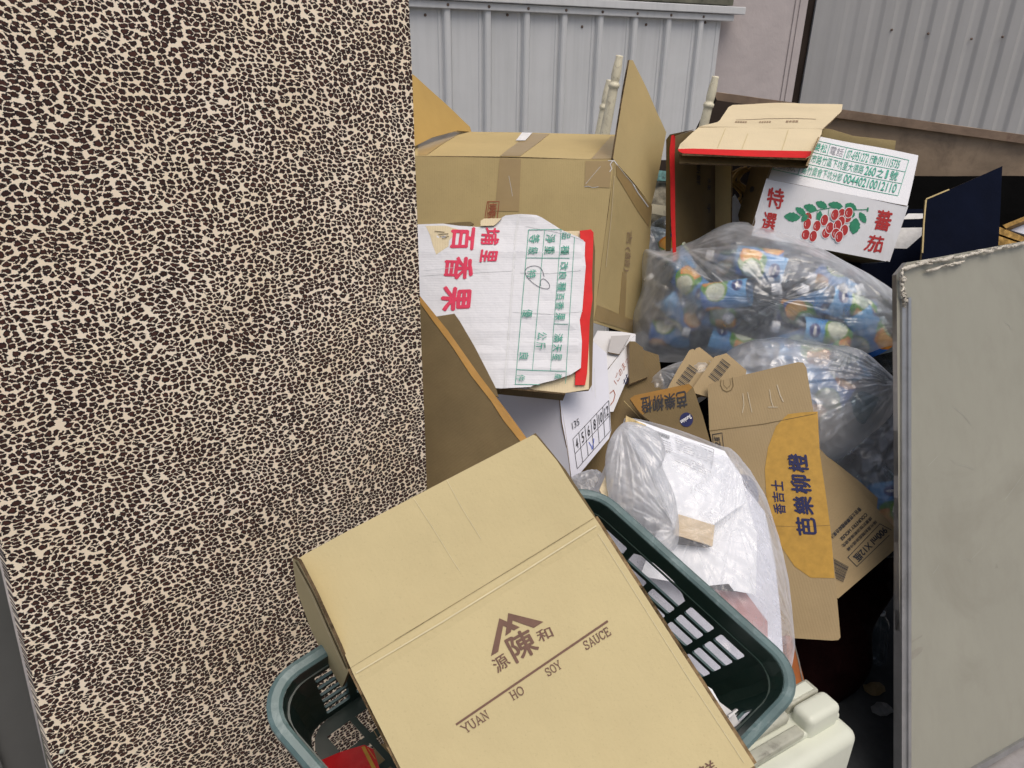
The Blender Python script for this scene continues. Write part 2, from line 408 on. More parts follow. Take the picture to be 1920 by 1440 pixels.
ink_brown = ink('brown_print', (.155, .085, .06)); ink_red = ink('crimson_print', (.62, .035, .09)); ink_green = ink('green_print', (.07, .33, .24))
ink_dred = ink('dark_red_print', (.40, .03, .03)); ink_black = ink('black_print', (.03, .03, .035)); ink_navy = ink('navy_print', (.015, .018, .075))
ink_pen = ink('pen_ink', (.06, .06, .08)); ink_blue = ink('blue_pen_ink', (.05, .1, .5)); ink_grey = ink('grey_print', (.35, .35, .38))
ink_orange = ink('orange_print', (.43, .25, .045)); ink_white = ink('white_print', (.75, .75, .75)); ink_faint = ink('faint_brown_print', (.30, .21, .13)); ink_leaf = ink('leaf_print', (.03, .22, .12)); ink_pale = ink('pale_line_print', (.62, .63, .63))
ink_stamp = ink('red_stamp_print', (.33, .10, .05))
redtape = surf('red_tape', (.60, .018, .018), .6, .1, 20, .3, 60, .2, (.35, .012, .012), 20, spec=.2)
paper = surf('white_paper', (.80, .82, .86), .7, .02, 5, .2, 40, spec=.2)
wallpaint = surf('grey_painted_sheet_metal', (.60, .615, .625), .5, .05, 3, .05, 80, .12, (.33, .35, .35), 3, spec=.4, streak=.25)
wallpaint.node_tree.nodes
wall_r = surf('light_grey_corrugated_sheet', (.40, .40, .395), .45, .05, 2, .04, 60, .12, (.27, .27, .25), 2, spec=.5, streak=.2)
stucco = surf('pinkish_plaster', (.47, .425, .42), .85, .05, 4, .3, 90, .25, (.36, .33, .33), 3, speck=.2)
mossy = surf('mossy_concrete', (.12, .12, .09), .9, .4, 12, .6, 40, .7, (.04, .05, .03), 8)
rust = surf('rusty_screw', (.13, .09, .07), .7, .3, 60, .2)
concrete = surf('concrete_ground', (.30, .285, .28), .85, .2, 8, .6, 60, .4, (.16, .15, .15), 5, speck=.5)
darkmat = surf('shaded_ground', (.018, .020, .022), .9, .3, 14, .7, 50)  # near-black stands for ground lying in shade
wood = surf('weathered_brown_board', (.34, .25, .165), .6, .25, 4, .25, 60, .5, (.05, .035, .025), 6)
wood_l = surf('worn_board_top', (.27, .19, .13), .7, .25, 10, .3, 80, .5, (.10, .04, .03), 14)
wood_d = surf('near_black_board', (.03, .022, .018), .85, .3, 6, .2, spec=.1)  # near-black brown for inner boards, end rail and seam
navy = surf('navy_cloth_board', (.002, .004, .013), .85, .25, 6, .3, 90, spec=.08)
voidblack = surf('void_black', (.003, .003, .003), .9, .3, 8, .3, 30, spec=.05)  # deep shade as a colour, for the added bag and sheet
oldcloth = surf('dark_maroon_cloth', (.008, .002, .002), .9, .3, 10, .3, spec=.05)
alu = surf('aluminium_frame', (.42, .42, .42), .38, .12, 20, .15, 120, .4, (.2, .19, .17), 14, metal=.8)
board = surf('whiteboard_face', (.29, .285, .236), .36, .05, 2.5, .03, 60, .6, (.225, .215, .175), 3.0, streak=.25, spec=.35)
peeled = surf('peeled_tape_and_foam', (.50, .47, .40), .6, .35, 40, .7, 90, .7, (.13, .09, .06), 30)
teal = surf('sky_lit_worn_green_rim', (.088, .142, .142), .42, .2, 22, .25, 90, .55, (.27, .34, .34), 30, spec=.45)  # sky reflection is painted into the rim colour, along with wear
dgreen = surf('dark_green_plastic', (.010, .030, .024), .4, .15, 10, .1, 60, .25, (.03, .06, .05), 9, spec=.45)
cream = surf('cream_moulded_plastic', (.60, .62, .52), .38, .03, 6, .1, 150, .25, (.44, .44, .35), 8, spec=.45)
creamdirt = surf('grimy_cream_plastic', (.38, .38, .31), .5, .2, 20, .3, 90, .7, (.10, .09, .07), 25)
creampaint = surf('chipped_cream_paint', (.78, .73, .55), .5, .08, 20, .3, 60, .55, (.16, .11, .06), 45)
gold = surf('gilded_moulding', (.22, .13, .03), .35, .3, 30, .4, 60, .5, (.10, .05, .01), 30, metal=.6)
capw = surf('white_cap_plastic', (.75, .77, .80), .35, .03, 20, 0)
orangewood = surf('orange_varnished_wood', (.30, .085, .012), .4, .25, 20, .1)
greymetal = surf('grey_painted_steel', (.115, .118, .115), .5, .08, 4, .1, 60, .25, (.08, .08, .07), 5)
olive = surf('olive_backing_board', (.13, .13, .095), .7, .2, 8, .3)
tanpaper = surf('tan_paper', (.58, .45, .28), .7, .1, 10, .2)
redfoil = surf('red_packet_film', (.42, .012, .015), .25, .2, 15, .5, 40, coat=.4)
pinkred = surf('pinkish_red_wrapper', (.42, .22, .22), .5, .25, 12, .3)

def leopard():
    m, t, out = nodes('leopard_print_fabric'); L = t.links
    tc = N(t, 'ShaderNodeTexCoord'); uv = tc.outputs['UV']
    # bend the print a little so that rows of spots wander
    w1 = N(t, 'ShaderNodeTexNoise'); w1.inputs['Scale'].default_value = 9; w1.inputs['Detail'].default_value = 2; L.new(uv, w1.inputs['Vector'])
    w2 = N(t, 'ShaderNodeTexNoise'); w2.inputs['Scale'].default_value = 210; w2.inputs['Detail'].default_value = 3; L.new(uv, w2.inputs['Vector'])
    def addv(base, col, s):
        a = N(t, 'ShaderNodeVectorMath', operation='SUBTRACT'); L.new(col, a.inputs[0]); a.inputs[1].default_value = (.5, .5, .5)
        b = N(t, 'ShaderNodeVectorMath', operation='SCALE'); L.new(a.outputs[0], b.inputs[0]); b.inputs['Scale'].default_value = s
        c = N(t, 'ShaderNodeVectorMath', operation='ADD'); L.new(base, c.inputs[0]); L.new(b.outputs[0], c.inputs[1]); return c.outputs[0]
    v = addv(uv, w1.outputs['Color'], .03); v = addv(v, w2.outputs['Color'], .0042)
    mp = N(t, 'ShaderNodeMapping'); mp.inputs['Rotation'].default_value = (0, 0, math.radians(-14)); mp.inputs['Scale'].default_value = (96, 140, 1); L.new(v, mp.inputs[0])
    def vor(feature, sc=1.0):
        n = N(t, 'ShaderNodeTexVoronoi'); n.voronoi_dimensions = '2D'; n.feature = feature; n.inputs['Scale'].default_value = sc
        n.inputs['Randomness'].default_value = .85; L.new(mp.outputs[0], n.inputs['Vector']); return n
    e = vor('DISTANCE_TO_EDGE'); f1 = vor('F1')
    # channel width varies by place and by spot
    wn = noi(t, uv, 11, 3, .6)
    th = N(t, 'ShaderNodeMapRange'); th.inputs['From Min'].default_value = .3; th.inputs['From Max'].default_value = .7; th.inputs['To Min'].default_value = .045; th.inputs['To Max'].default_value = .12; L.new(wn, th.inputs['Value'])
    bite = noi(t, mp.outputs[0], 2.8, 4, .62)
    bt = N(t, 'ShaderNodeMapRange'); bt.inputs['From Min'].default_value = .35; bt.inputs['From Max'].default_value = .7; bt.inputs['To Min'].default_value = -.13; bt.inputs['To Max'].default_value = .125; L.new(bite, bt.inputs['Value'])
    tt = N(t, 'ShaderNodeMath', operation='ADD'); L.new(th.outputs[0], tt.inputs[0]); L.new(bt.outputs[0], tt.inputs[1])
    s0_ = N(t, 'ShaderNodeMath', operation='SUBTRACT'); L.new(e.outputs['Distance'], s0_.inputs[0]); L.new(tt.outputs[0], s0_.inputs[1])
    rd = N(t, 'ShaderNodeMath', operation='SUBTRACT'); rd.inputs[0].default_value = .52; L.new(f1.outputs['Distance'], rd.inputs[1])
    rb = N(t, 'ShaderNodeMath', operation='SUBTRACT'); L.new(rd.outputs[0], rb.inputs[0]); L.new(bt.outputs[0], rb.inputs[1])
    s = N(t, 'ShaderNodeMath', operation='SMOOTH_MIN'); s.inputs[2].default_value = .14; L.new(s0_.outputs[0], s.inputs[0]); L.new(rb.outputs[0], s.inputs[1])
    sm = N(t, 'ShaderNodeMapRange'); sm.inputs['From Min'].default_value = -.02; sm.inputs['From Max'].default_value = .02; L.new(s.outputs[0], sm.inputs['Value'])
    core = N(t, 'ShaderNodeMapRange'); core.inputs['From Min'].default_value = .08; core.inputs['From Max'].default_value = .22; core.inputs['To Max'].default_value = .9; L.new(s.outputs[0], core.inputs['Value'])
    sepc = N(t, 'ShaderNodeSeparateColor'); L.new(f1.outputs['Color'], sepc.inputs[0])
    brown = ramp(t, sepc.outputs[0], [(.0, (.032, .013, .009)), (1, (.072, .024, .016))])
    dark = mixc(t, core.outputs[0], (.009, .005, .006), brown)
    creamc = ramp(t, noi(t, uv, 7, 3), [(.3, (.83, .71, .53)), (.7, (.90, .80, .65))])
    c = mixc(t, sm.outputs[0], creamc, dark)
    p = N(t, 'ShaderNodeBsdfPrincipled'); p.inputs['Roughness'].default_value = .7; p.inputs['Specular IOR Level'].default_value = .25; p.inputs['Sheen Weight'].default_value = .08
    L.new(c, p.inputs['Base Color'])
    b = N(t, 'ShaderNodeBump'); b.inputs['Strength'].default_value = .18; b.inputs['Distance'].default_value = .001; L.new(noi(t, uv, 900, 2), b.inputs['Height'])
    b2 = N(t, 'ShaderNodeBump'); b2.inputs['Strength'].default_value = .25; b2.inputs['Distance'].default_value = .02; L.new(noi(t, uv, 5, 2), b2.inputs['Height']); L.new(b.outputs[0], b2.inputs['Normal'])
    L.new(b2.outputs[0], p.inputs['Normal']); L.new(p.outputs[0], out.inputs[0]); return m
leo = leopard()

def fruitlabel(seed):
    m, t, out = nodes('juice_label_print'); L = t.links
    tc = N(t, 'ShaderNodeTexCoord'); uv = tc.outputs['UV']
    sx = N(t, 'ShaderNodeSeparateXYZ'); L.new(uv, sx.inputs[0])
    fr = N(t, 'ShaderNodeMath', operation='MULTIPLY'); fr.inputs[1].default_value = 2; L.new(sx.outputs[0], fr.inputs[0])
    fq = N(t, 'ShaderNodeMath', operation='FRACT'); L.new(fr.outputs[0], fq.inputs[0])
    cb = N(t, 'ShaderNodeCombineXYZ'); L.new(fq.outputs[0], cb.inputs[0]); L.new(sx.outputs[1], cb.inputs[1])
    nz = N(t, 'ShaderNodeTexNoise'); nz.inputs['Scale'].default_value = 6; L.new(cb.outputs[0], nz.inputs['Vector'])
    va = N(t, 'ShaderNodeVectorMath', operation='MULTIPLY_ADD'); L.new(nz.outputs['Color'], va.inputs[0]); va.inputs[1].default_value = (.07, .07, 0); L.new(cb.outputs[0], va.inputs[2])
    def ell(cx, cy, rx, ry):
        a = N(t, 'ShaderNodeVectorMath', operation='SUBTRACT'); L.new(va.outputs[0], a.inputs[0]); a.inputs[1].default_value = (cx+.035, cy+.035, .0)
        b = N(t, 'ShaderNodeVectorMath', operation='MULTIPLY'); L.new(a.outputs[0], b.inputs[0]); b.inputs[1].default_value = (1/rx, 1/ry, 0)
        l = N(t, 'ShaderNodeVectorMath', operation='LENGTH'); L.new(b.outputs[0], l.inputs[0])
        q = N(t, 'ShaderNodeMath', operation='LESS_THAN'); L.new(l.outputs['Value'], q.inputs[0]); q.inputs[1].default_value = 1; return q.outputs[0]
    c = ramp(t, sx.outputs[1], [(0, (.02, .14, .50)), (1, (.16, .45, .80))])
    c = mixc(t, ell(.42, .30, .36, .30), c, (.10, .30, .05))
    c = mixc(t, ell(.24, .22, .26, .24), c, (.78, .30, .05))
    c = mixc(t, ell(.24, .22, .20, .18), c, (.90, .48, .12))
    c = mixc(t, ell(.60, .34, .27, .25), c, (.25, .45, .08))
    c = mixc(t, ell(.61, .33, .23, .21), c, (.80, .84, .66))
    c = mixc(t, ell(.5, .80, .17, .12), c, (.02, .04, .22))
    c = mixc(t, ell(.5, .80, .12, .03), c, (.8, .8, .8))
    p = N(t, 'ShaderNodeBsdfPrincipled'); p.inputs['Roughness'].default_value = .35; L.new(c, p.inputs['Base Color']); L.new(p.outputs[0], out.inputs[0]); return m
label_m = fruitlabel(0)

# ================================================================== SETTING
Vz = Vector((0, 0, 1))
bm = bmesh.new()
bmesh.ops.create_grid(bm, x_segments=40, y_segments=40, size=30)
for v in bm.verts: v.co.z = 0
bmobj('ground', bm, concrete, None, kind='structure')

# ---- ribbed sheet metal wall
w1 = P(830, 40, 3.05); w2 = P(1260, 55, 3.45)
WP = PL(w1, w2, w1-Vz)
wu = (w2-w1); wu.z = 0; wu.normalize(); wn = Vector((wu.y, -wu.x, 0))
if wn.y > 0: wn = -wn
wall = thing('sheet_metal_wall', 'grey painted sheet metal wall with raised vertical ribs and a top trim strip', 'wall', (w1.x, w1.y, 0))
def wpt(s, z, out=0): return Vector((w1.x, w1.y, 0))+wu*s+wn*out+Vz*z
ribs_px = [770, 838, 920, 993, 1061, 1128, 1193, 1252, 1312, 1360]
def s_of(px):
    h = WP.hit(px, 45); return (h-w1).dot(wu)
ss = [s_of(x) for x in ribs_px]
ztrim = WP.hit(1000, 46).z
pitch = (ss[8]-ss[1])/7
ztA = WP.hit(830, 16); ztB = WP.hit(1340, 39)
def zt(s):
    a = (ztA-w1).dot(wu); b = (ztB-w1).dot(wu); return ztA.z+(ztB.z-ztA.z)*(s-a)/(b-a)
ss = [ss[1]+pitch*(k) for k in range(-9, 9)]
def prism(name, prof, axis_a, axis_b, z0, z1, mat, parent, **k):
    V = []; n = len(prof)
    for z in (z0, z1):
        for (s, o) in prof: V.append(wpt(s, z if z < .5 else zt(s)+z-ztrim, o))
    Fc = [[i, (i+1) % n, n+(i+1) % n, n+i] for i in range(n)]+[list(range(n))[::-1], list(range(n, 2*n))]
    return mesh(name, V, Fc, mat, parent, **k)
for k in range(len(ss)-1):
    a, b = ss[k]+.020, ss[k+1]-.030
    SE = s_of(1356)
    b = min(b, SE-.03)
    if a < SE-.05:
        prism('wall_panel', [(a-.018, -.012), (b+.026, -.012), (b+.014, 0), (b+.006, .0), (b+.0, .004), (b-.008, .004), (b-.012, 0), (a, 0)], 0, 0, 0, ztrim, wallpaint, wall)
        prism('wall_rib', [(ss[k]-.024, -.006), (ss[k]+.012, -.006), (ss[k]+.010, .018), (ss[k]+.004, .022), (ss[k]-.010, .022), (ss[k]-.016, .018)], 0, 0, 0, ztrim+.004, wallpaint, wall)
send = min(1.12, ss[-1])
s0 = ss[0]
def bar(name, s0, s1, z0, z1, o0, o1, mat, parent):
    k = (zt(s1)-zt(s0))/(s1-s0)
    return boxmesh(name, wpt(s0, zt(s0)+z0-ztrim, o0), (wu+Vz*k)*(s1-s0), wn*(o1-o0), Vz*(z1-z0), mat, parent, .003)
bar('trim_strip', s0, s_of(1368), ztrim+.0, ztrim+.028, .0, .030, wallpaint, wall)
bar('trim_cap', s0, s_of(1384), ztrim+.030, ztrim+.062, -.02, .045, wallpaint, wall)
for s in ss:
    if s < s_of(1370): lathe('screw', wpt(s-.004, zt(s)+.014, .029), wn, [(0, .006), (.003, .006), (.005, .003), (.006, .0001)], rust, wall, 8)
for (x, y) in ((797, 28), (951, 28), (1091, 50), (1211, 46), (1322, 42)):
    h = WP.hit(x, y); lathe('screw', h+wn*.001, wn, [(0, .006), (.003, .006), (.005, .003), (.006, .0001)], rust, wall, 8)
bc = thing('concrete_ledge', 'dark mossy concrete ledge above the sheet metal wall trim', 'ledge', (w1.x, w1.y+.1, ztrim))
bar('ledge_body', s0, s_of(1362), ztrim+.066, ztrim+.30, -.12, .035, mossy, bc)
# ---- plaster wall and right-hand corrugated wall
pp1 = wpt(s_of(1300), 0, -.05); pst = thing('plaster_wall', 'pinkish plaster wall between the ribbed metal wall and the corrugated sheet', 'wall', (pp1.x, pp1.y, 0))
PW = PL(Vector(wpt(0, 0, -.05)), Vector(wpt(1, 0, -.05)), Vector(wpt(0, 1, -.05)))
edge_hit = PW.hit(1500, 100); se = (edge_hit-w1).dot(wu)
boxmesh('wall_body', wpt(-4, 0, -.05), wu*(se+4), wn*-.15, Vz*3.2, stucco, pst, .004)
boxmesh('corner_bead', wpt(se-.085, 0, -.049), wu*.012, wn*.006, Vz*3.2, stucco, pst, .003)
boxmesh('corner_bead', wpt(se-.055, 0, -.049), wu*.010, wn*.005, Vz*3.2, stucco, pst, .003)
gap = boxmesh('dark_seam', wpt(se+.004, 0, -.20), wu*.05, wn*.14, Vz*3.2, wood_d, pst, .002)
r0 = wpt(se+.048, 0, -.045); r0g = Vector((r0.x, r0.y, 0))
ru = Vector((.985, -.17, 0)).normalized(); rn = Vector((ru.y, -ru.x, 0))
cw = thing('corrugated_wall', 'light grey corrugated sheet wall at the upper right with a row of screws', 'wall', r0g)
V = []; Fc = []; uvs = []; NX = 640
for z in (0, 3.2):
    for i in range(NX+1):
        s = i*3.6/NX; am = .011*min(1, (s/.5)); ph = s/.118
        f = ph-math.floor(ph); tri = min(1, max(0, (abs(f-.5)-.14)/.16))
        V.append(r0g+ru*s+rn*(am*tri)+Vz*z)
for i in range(NX): Fc.append([i, i+1, NX+2+i, NX+1+i])
sh = mesh('corrugated_sheet', V, Fc, wall_r, cw, smooth=False)
boxmesh('backing_wall', r0g-rn*.05, ru*3.6, rn*.03, Vz*3.2, wall_r, cw, .002)
RP = PL(r0g, r0g+ru, r0g+Vz)
for (x, y) in ((1671, 56), (1739, 63), (1820, 73), (1878, 69)):
    h = RP.hit(x, y); lathe('screw', h+rn*.010, rn, [(0, .006), (.004, .006), (.006, .0001)], rust, cw, 8)

# ---- leopard panel
Dn = (P(945, 4781, 1)-Vector((0, 0, CAMH))).normalized()
La = P(0, 500, .90)
lp = PL(La, P(785, 500, 1.38), La+Dn, disp=lambda x, y: .0025*noise.noise(Vector((x*5, y*5, 1))))
def zc(pt, z):   # slide down the panel until height z
    return pt+Dn*((pt.z-z)/-Dn.z)
tr = lp.hit(767, 0); br = zc(lp.hit(800, 900), .02); bl = zc(lp.hit(100, 1440), .02); tl = lp.hit(-250, -60)
tr = tr-Dn*.35; tl2 = tl-Dn*.3
lpt = thing('leopard_print_panel', 'tall upholstered panel covered in cream and brown leopard print fabric, standing at the left', 'panel', (bl.x, bl.y, 0))
lml = lp.hit(0, 1010)
leoL = [tl2, tr, lp.hit(767, 0), lp.hit(800, 900), br, bl, lp.hit(100, 1440), lml, lp.hit(-200, 250)]
sheet('fabric_cover', lp, leoL, [leo, leo], lpt, thick=.028, spacing=.06)
lpb = PL(lp.o-lp.n*.03, lp.o-lp.n*.03+lp.u, lp.o-lp.n*.03+lp.v)
sheet('backing_board', lpb, [lpb.hit(400, 200), lpb.hit(690, 200), lpb.hit(690, 1200), lpb.hit(119, 1520), lpb.hit(94, 1440), lpb.hit(22, 1080), lpb.hit(-12, 960), lpb.hit(-200, 250)], olive, lpt, thick=.02, spacing=0)
for (x, y) in ((116, 1408),):
    pc = lp.at(x, y, .0015); lathe('paint_fleck', pc, lp.n, [(0, .004), (.0015, .003), (.002, .0001)], cream, lpt, 8)
gm = thing('grey_steel_cabinet', 'grey steel cabinet edge standing behind the leopard panel at the lower left', 'cabinet', (-.9, .95, 0))
gpl = PL((0, 1200, 1.30), (60, 1440, 1.38), (-300, 1300, 1.15))
sheet('cabinet_side', gpl, [(-5, 1040), (94, 1470), (94+25, 1600), (-400, 1600), (-400, 1040)], greymetal, gm, thick=.03, spacing=0)
gpl2 = PL(gpl.o+gpl.n*.012, gpl.o+gpl.n*.012+gpl.u, gpl.o+gpl.n*.012+gpl.v)
sheet('cabinet_flange', gpl2, [(-60, 1240), (12, 1460), (40, 1600), (-300, 1600), (-300, 1240)], greymetal, gm, thick=.010, spacing=0)

# ================================================================== BACK OF THE PILE
# wooden bed frame
wf = thing('wooden_bed_frame', 'weathered brown wooden frame lying along the wall behind the boxes', 'bed frame', P(1600, 300, 2.8))
wp = PL((1340, 180, 2.95), (1920, 270, 2.55), (1900, 380, 2.62), disp=warp(.002, 3))
sheet('side_board', wp, [(1345, 184), (1940, 268), (1940, 392), (1700, 343), (1560, 318), (1325, 290)], [wood, wood_l], wf, .02, .06)
wp2 = PL(wp.o+wp.n*.022, wp.o+wp.n*.022+wp.u, wp.o+wp.n*.022+wp.v)
sheet('top_rail', wp2, [(1337, 172), (1940, 256), (1940, 272), (1345, 190)], [wood_l, wood], wf, .03, .06)
sheet('end_rail', wp2, [(1336, 176), (1342, 176), (1300, 272), (1292, 268)], [wood_d, wood_d], wf, .12, 0)
wp3 = PL((1350, 200, 2.90), (1420, 215, 2.86), (1350, 300, 2.90))
sheet('inner_board', wp3, [(1344, 188), (1460, 204), (1460, 330), (1300, 330), (1310, 250)], [wood_d, wood_d], wf, .01, 0)

# upturned table with turned cream legs
tb = thing('upturned_table', 'upturned cream table with chipped turned legs pointing up in front of the metal wall', 'table', P(1180, 330, 2.9))
ldir = (P(1161, 104, 2.62)-P(1118, 330, 2.80)).normalized()
prof = [(0, .024), (.05, .0195), (.30, .0185), (.44, .0165), (.452, .0165), (.455, .0195), (.466, .0195), (.470, .0145), (.476, .0145), (.480, .0155), (.49, .0162), (.512, .0162), (.53, .0148), (.548, .0125), (.556, .0130), (.560, .0125), (.561, .0001)]
tips = [P(1162, 104, 2.62), P(1143, 150, 2.85), P(1342, 143, 2.70)]
for tip in tips: lathe('leg', tip-ldir*.56, ldir, prof, creampaint, tb, 16, flute=.03)
c0, c1, c2 = [q-ldir*.56 for q in tips]; c3 = c1+c2-c0
tpp = PL(c0, c1, c2)
sheet('table_top', tpp, [c0+(c0-c3)*.15, c1+(c1-c2)*.15, c3+(c3-c0)*.15, c2+(c2-c1)*.15], creampaint, tb, .02, 0)

# black mass added at the back to block light into the voids
hb = PL((1300, 500, 2.75), (1800, 500, 2.65), (1300, 1100, 2.75))
bag('dark_bag_or_blocker', hb, [(1180, 420), (1500, 400), (1900, 420), (1960, 700), (1800, 1100), (1500, 1200), (1250, 1050), (1150, 700)], .10, .1, voidblack, None, crumple=.03, cf=5, N=120, M=24, seed=4, loc=(.6, 2.4, .2),
    label='large black bag shape added behind the bags of bottles to block light', cat='trash bag')
hb = PL((1560, 1200, 2.05), (1750, 1200, 2.0), (1560, 1400, 1.95))
bag('dark_bag_or_blocker', hb, [(1470, 1090), (1560, 1010), (1660, 1000), (1690, 1080), (1636, 1180), (1630, 1260), (1585, 1310), (1480, 1350)], .1, .2, oldcloth, None, crumple=.03, cf=6, N=120, M=24, seed=9, loc=(.7, 1.6, .2),
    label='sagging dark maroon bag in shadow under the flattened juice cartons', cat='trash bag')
tp9 = PL((1700, 420, 2.62), (1920, 420, 2.5), (1700, 700, 2.62), disp=warp(.02, 77, 4))
sheet('black_shade_backdrop', tp9, [(1600, 330), (1960, 330), (1960, 760), (1600, 760)], voidblack, None, .003, .05, loc=tp9.hit(1750, 700), label='black tarpaulin added as the deep shade below the wooden bed frame', cat='backdrop')  # black sheet stands in for deep shade and hides the wall
dm = mesh('floor_shade', [Vector((.15, .75, .004)), Vector((.86, .95, .004)), Vector((1.9, 2.6, .004)), Vector((-.4, 3.0, .004)), Vector((-.5, 1.3, .004))], [[0, 1, 2, 3, 4]], darkmat, None, kind='structure')  # ground shade laid over the concrete as a dark patch

# navy box with white print, navy panel
nb = thing('navy_box', 'dark navy box with white printed shapes beside the tomato carton', 'box', P(1690, 450, 2.35))
np_ = PL((1600, 400, 2.35), (1760, 400, 2.30), (1640, 520, 2.25))
sheet('front_panel', np_, [(1640, 392), (1790, 392), (1800, 560), (1560, 540), (1570, 480)], [navy, edge_d], nb, .2, 0)
Ink('white_shape', np_, ink_white, nb, .002).poly([(1690, 412), (1703, 401), (1745, 401), (1745, 407), (1724, 411)]).poly([(1668, 466), (1684, 428), (1745, 427), (1742, 430), (1700, 467)]).build()
npn = thing('navy_cover_board', 'dark navy covered board with frayed tan edges standing upright at the right', 'board', P(1800, 470, 2.1))
npp = PL((1735, 372, 2.1), (1880, 310, 2.2), (1732, 475, 2.08), disp=warp(.004, 5, 6))
sheet('cover', npp, [(1737, 374), (1770, 360), (1880, 311), (1877, 380), (1871, 470), (1800, 560), (1722, 560), (1730, 474)], [navy, kraft_dark], npn, .006, .03)
I = Ink('tan_edging', npp, kraft, npn, .001); I.line([(1737, 374), (1733, 420), (1730, 474)], 3).line([(1737, 373), (1780, 355)], 2.5).build()
# gilded frames
gf = thing('gilded_picture_frame', 'gilded picture frame corner showing at the right edge behind the navy board', 'picture frame', P(1900, 450, 2.2))
gp = PL((1870, 430, 2.35), (1925, 445, 2.3), (1870, 460, 2.33))
for k, (a, b, c, d, t_) in enumerate((((1866, 422), (1940, 452), (1940, 462), (1866, 436), .02), ((1866, 440), (1940, 466), (1940, 478), (1866, 458), .03), ((1880, 422), (1940, 398), (1940, 406), (1886, 428), .025))):
    g2 = PL(gp.o+gp.n*t_, gp.o+gp.n*t_+gp.u, gp.o+gp.n*t_+gp.v); sheet('moulding', g2, [a, b, c, d], gold, gf, .02, 0)
sheet('picture', gp, [(1890, 430), (1940, 412), (1940, 445)], whitebox, gf, .01, 0)
ga = thing('gilded_scroll_ornament', 'curled gilded scroll ornament glimpsed between the pale carton and the tomato box', 'ornament', P(1385, 370, 2.5))
def tube(name, pts, r, mat, parent, n=8):
    V = []; Fc = []
    for i, p in enumerate(pts):
        t = (pts[min(i+1, len(pts)-1)]-pts[max(i-1, 0)]); ax, a, b = frame_of(t)
        rr = r(i/(len(pts)-1)) if callable(r) else r
        for k in range(n): V.append(p+a*rr*math.cos(2*math.pi*k/n)+b*rr*math.sin(2*math.pi*k/n))
    for i in range(len(pts)-1):
        for k in range(n): Fc.append([i*n+k, i*n+(k+1) % n, (i+1)*n+(k+1) % n, (i+1)*n+k])
    Fc += [list(range(n)), [(len(pts)-1)*n+k for k in range(n)][::-1]]
    return mesh(name, V, Fc, mat, parent, smooth=True)
def curve(pp, n=24):
    out = []
    m = len(pp)
    for k in range(n+1):
        t = k*(m-1)/n; i = min(int(t), m-2); f = t-i
        q = [Vector(pp[min(max(i+j-1, 0), m-1)]) for j in range(4)]
        out.append(.5*((2*q[1])+(q[2]-q[0])*f+(2*q[0]-5*q[1]+4*q[2]-q[3])*f*f+(3*q[1]-q[0]-3*q[2]+q[3])*f**3))
    return out
for off, r in ((0, .009), (10, .006), (-9, .005)):
    tube('scroll', [P(x+off, y, 2.5) for x, y in curve([(1400, 315), (1382, 325), (1374, 340), (1388, 352), (1398, 365), (1392, 380), (1382, 388), (1386, 398)])], r, gold, ga)
dkb = PL((1370, 300, 2.62), (1420, 300, 2.6), (1370, 420, 2.6))
db = sheet('dark_board', dkb, [(1190, 300), (1450, 300), (1450, 470), (1190, 520)], wood_d, None, .02, 0, loc=P(1300, 450, 2.6), label='dark board behind the pale carton, mostly hidden', cat='board')

# clutter glimpsed between the big box flap and the pale carton
cl = thing('striped_cushion', 'small pale grey patterned cushion in the gap left of the red edged carton', 'cushion', P(1238, 400, 2.5))
cp = PL((1225, 350, 2.5), (1250, 350, 2.5), (1225, 430, 2.5))
bag('cushion_body', cp, [(1222, 330), (1256, 330), (1258, 380), (1252, 440), (1210, 445), (1205, 380)], .04, .04, surf('patterned_cloth', (.30, .28, .22), .8, .6, 45, .3), cl, crumple=.006, N=60, M=14, seed=2)
sheet('teal_band', PL((1225, 325, 2.44), (1250, 325, 2.44), (1225, 345, 2.44)), [(1224, 318), (1262, 322), (1262, 340), (1224, 338)], surf('teal_stripes', (.10, .25, .25), .6, .7, 70, .1), cl, .01, 0)
sheet('cream_slat', PL((1225, 325, 2.42), (1250, 325, 2.42), (1225, 345, 2.42)), [(1214, 381), (1262, 388), (1262, 408), (1211, 398)], creampaint, cl, .01, 0)

# ================================================================== BIG BROWN OPEN BOX
bb = thing('cardboard_box', 'large open brown cardboard box with raised flaps and clear tape, topmost at the back left', 'cardboard box', P(960, 600, 2.1))
B0, B1, B2 = (1152, 300, 1.93), (640, 292, 1.93), (1113, 604, 2.03)
fp = PL(B0, B1, B2, disp=warp(.003, 1, 5))
sheet('front_panel', fp, [(640, 290), (1152, 300), (1113, 604), (1080, 640), (660, 640)], [kraft, edge], bb, .005, .035)
tp = PL((1152, 300, 1.93), (780, 294, 1.93), (1152, 252, 2.32), disp=warp(.003, 2, 5))
sheet('top_panel', tp, [(660, 290), (1152, 299), (1156, 253), (880, 246), (700, 240)], [kraft, edge], bb, .005, .035)
rf = PL((1152, 300, 1.93), (1222, 385, 2.20), (1113, 604, 2.03), disp=warp(.004, 3, 6))
sheet('side_flap', rf, [(1153, 301), (1222, 386), (1218, 450), (1196, 630), (1185, 628), (1113, 605)], [kraft, edge], bb, .005, .03)
tf = PL((1151, 297, 1.93), (1183, 110, 2.02), (1221, 383, 2.20), disp=warp(.005, 4, 6))
sheet('upper_flap', tf, [(1151, 297), (1181, 112), (1187, 113), (1250, 248), (1221, 384)], [kraft, edge_d], bb, .005, .03)
lf = PL((778, 272, 2.02), (885, 246, 2.35), (778, 142, 2.1), disp=warp(.004, 6, 6))
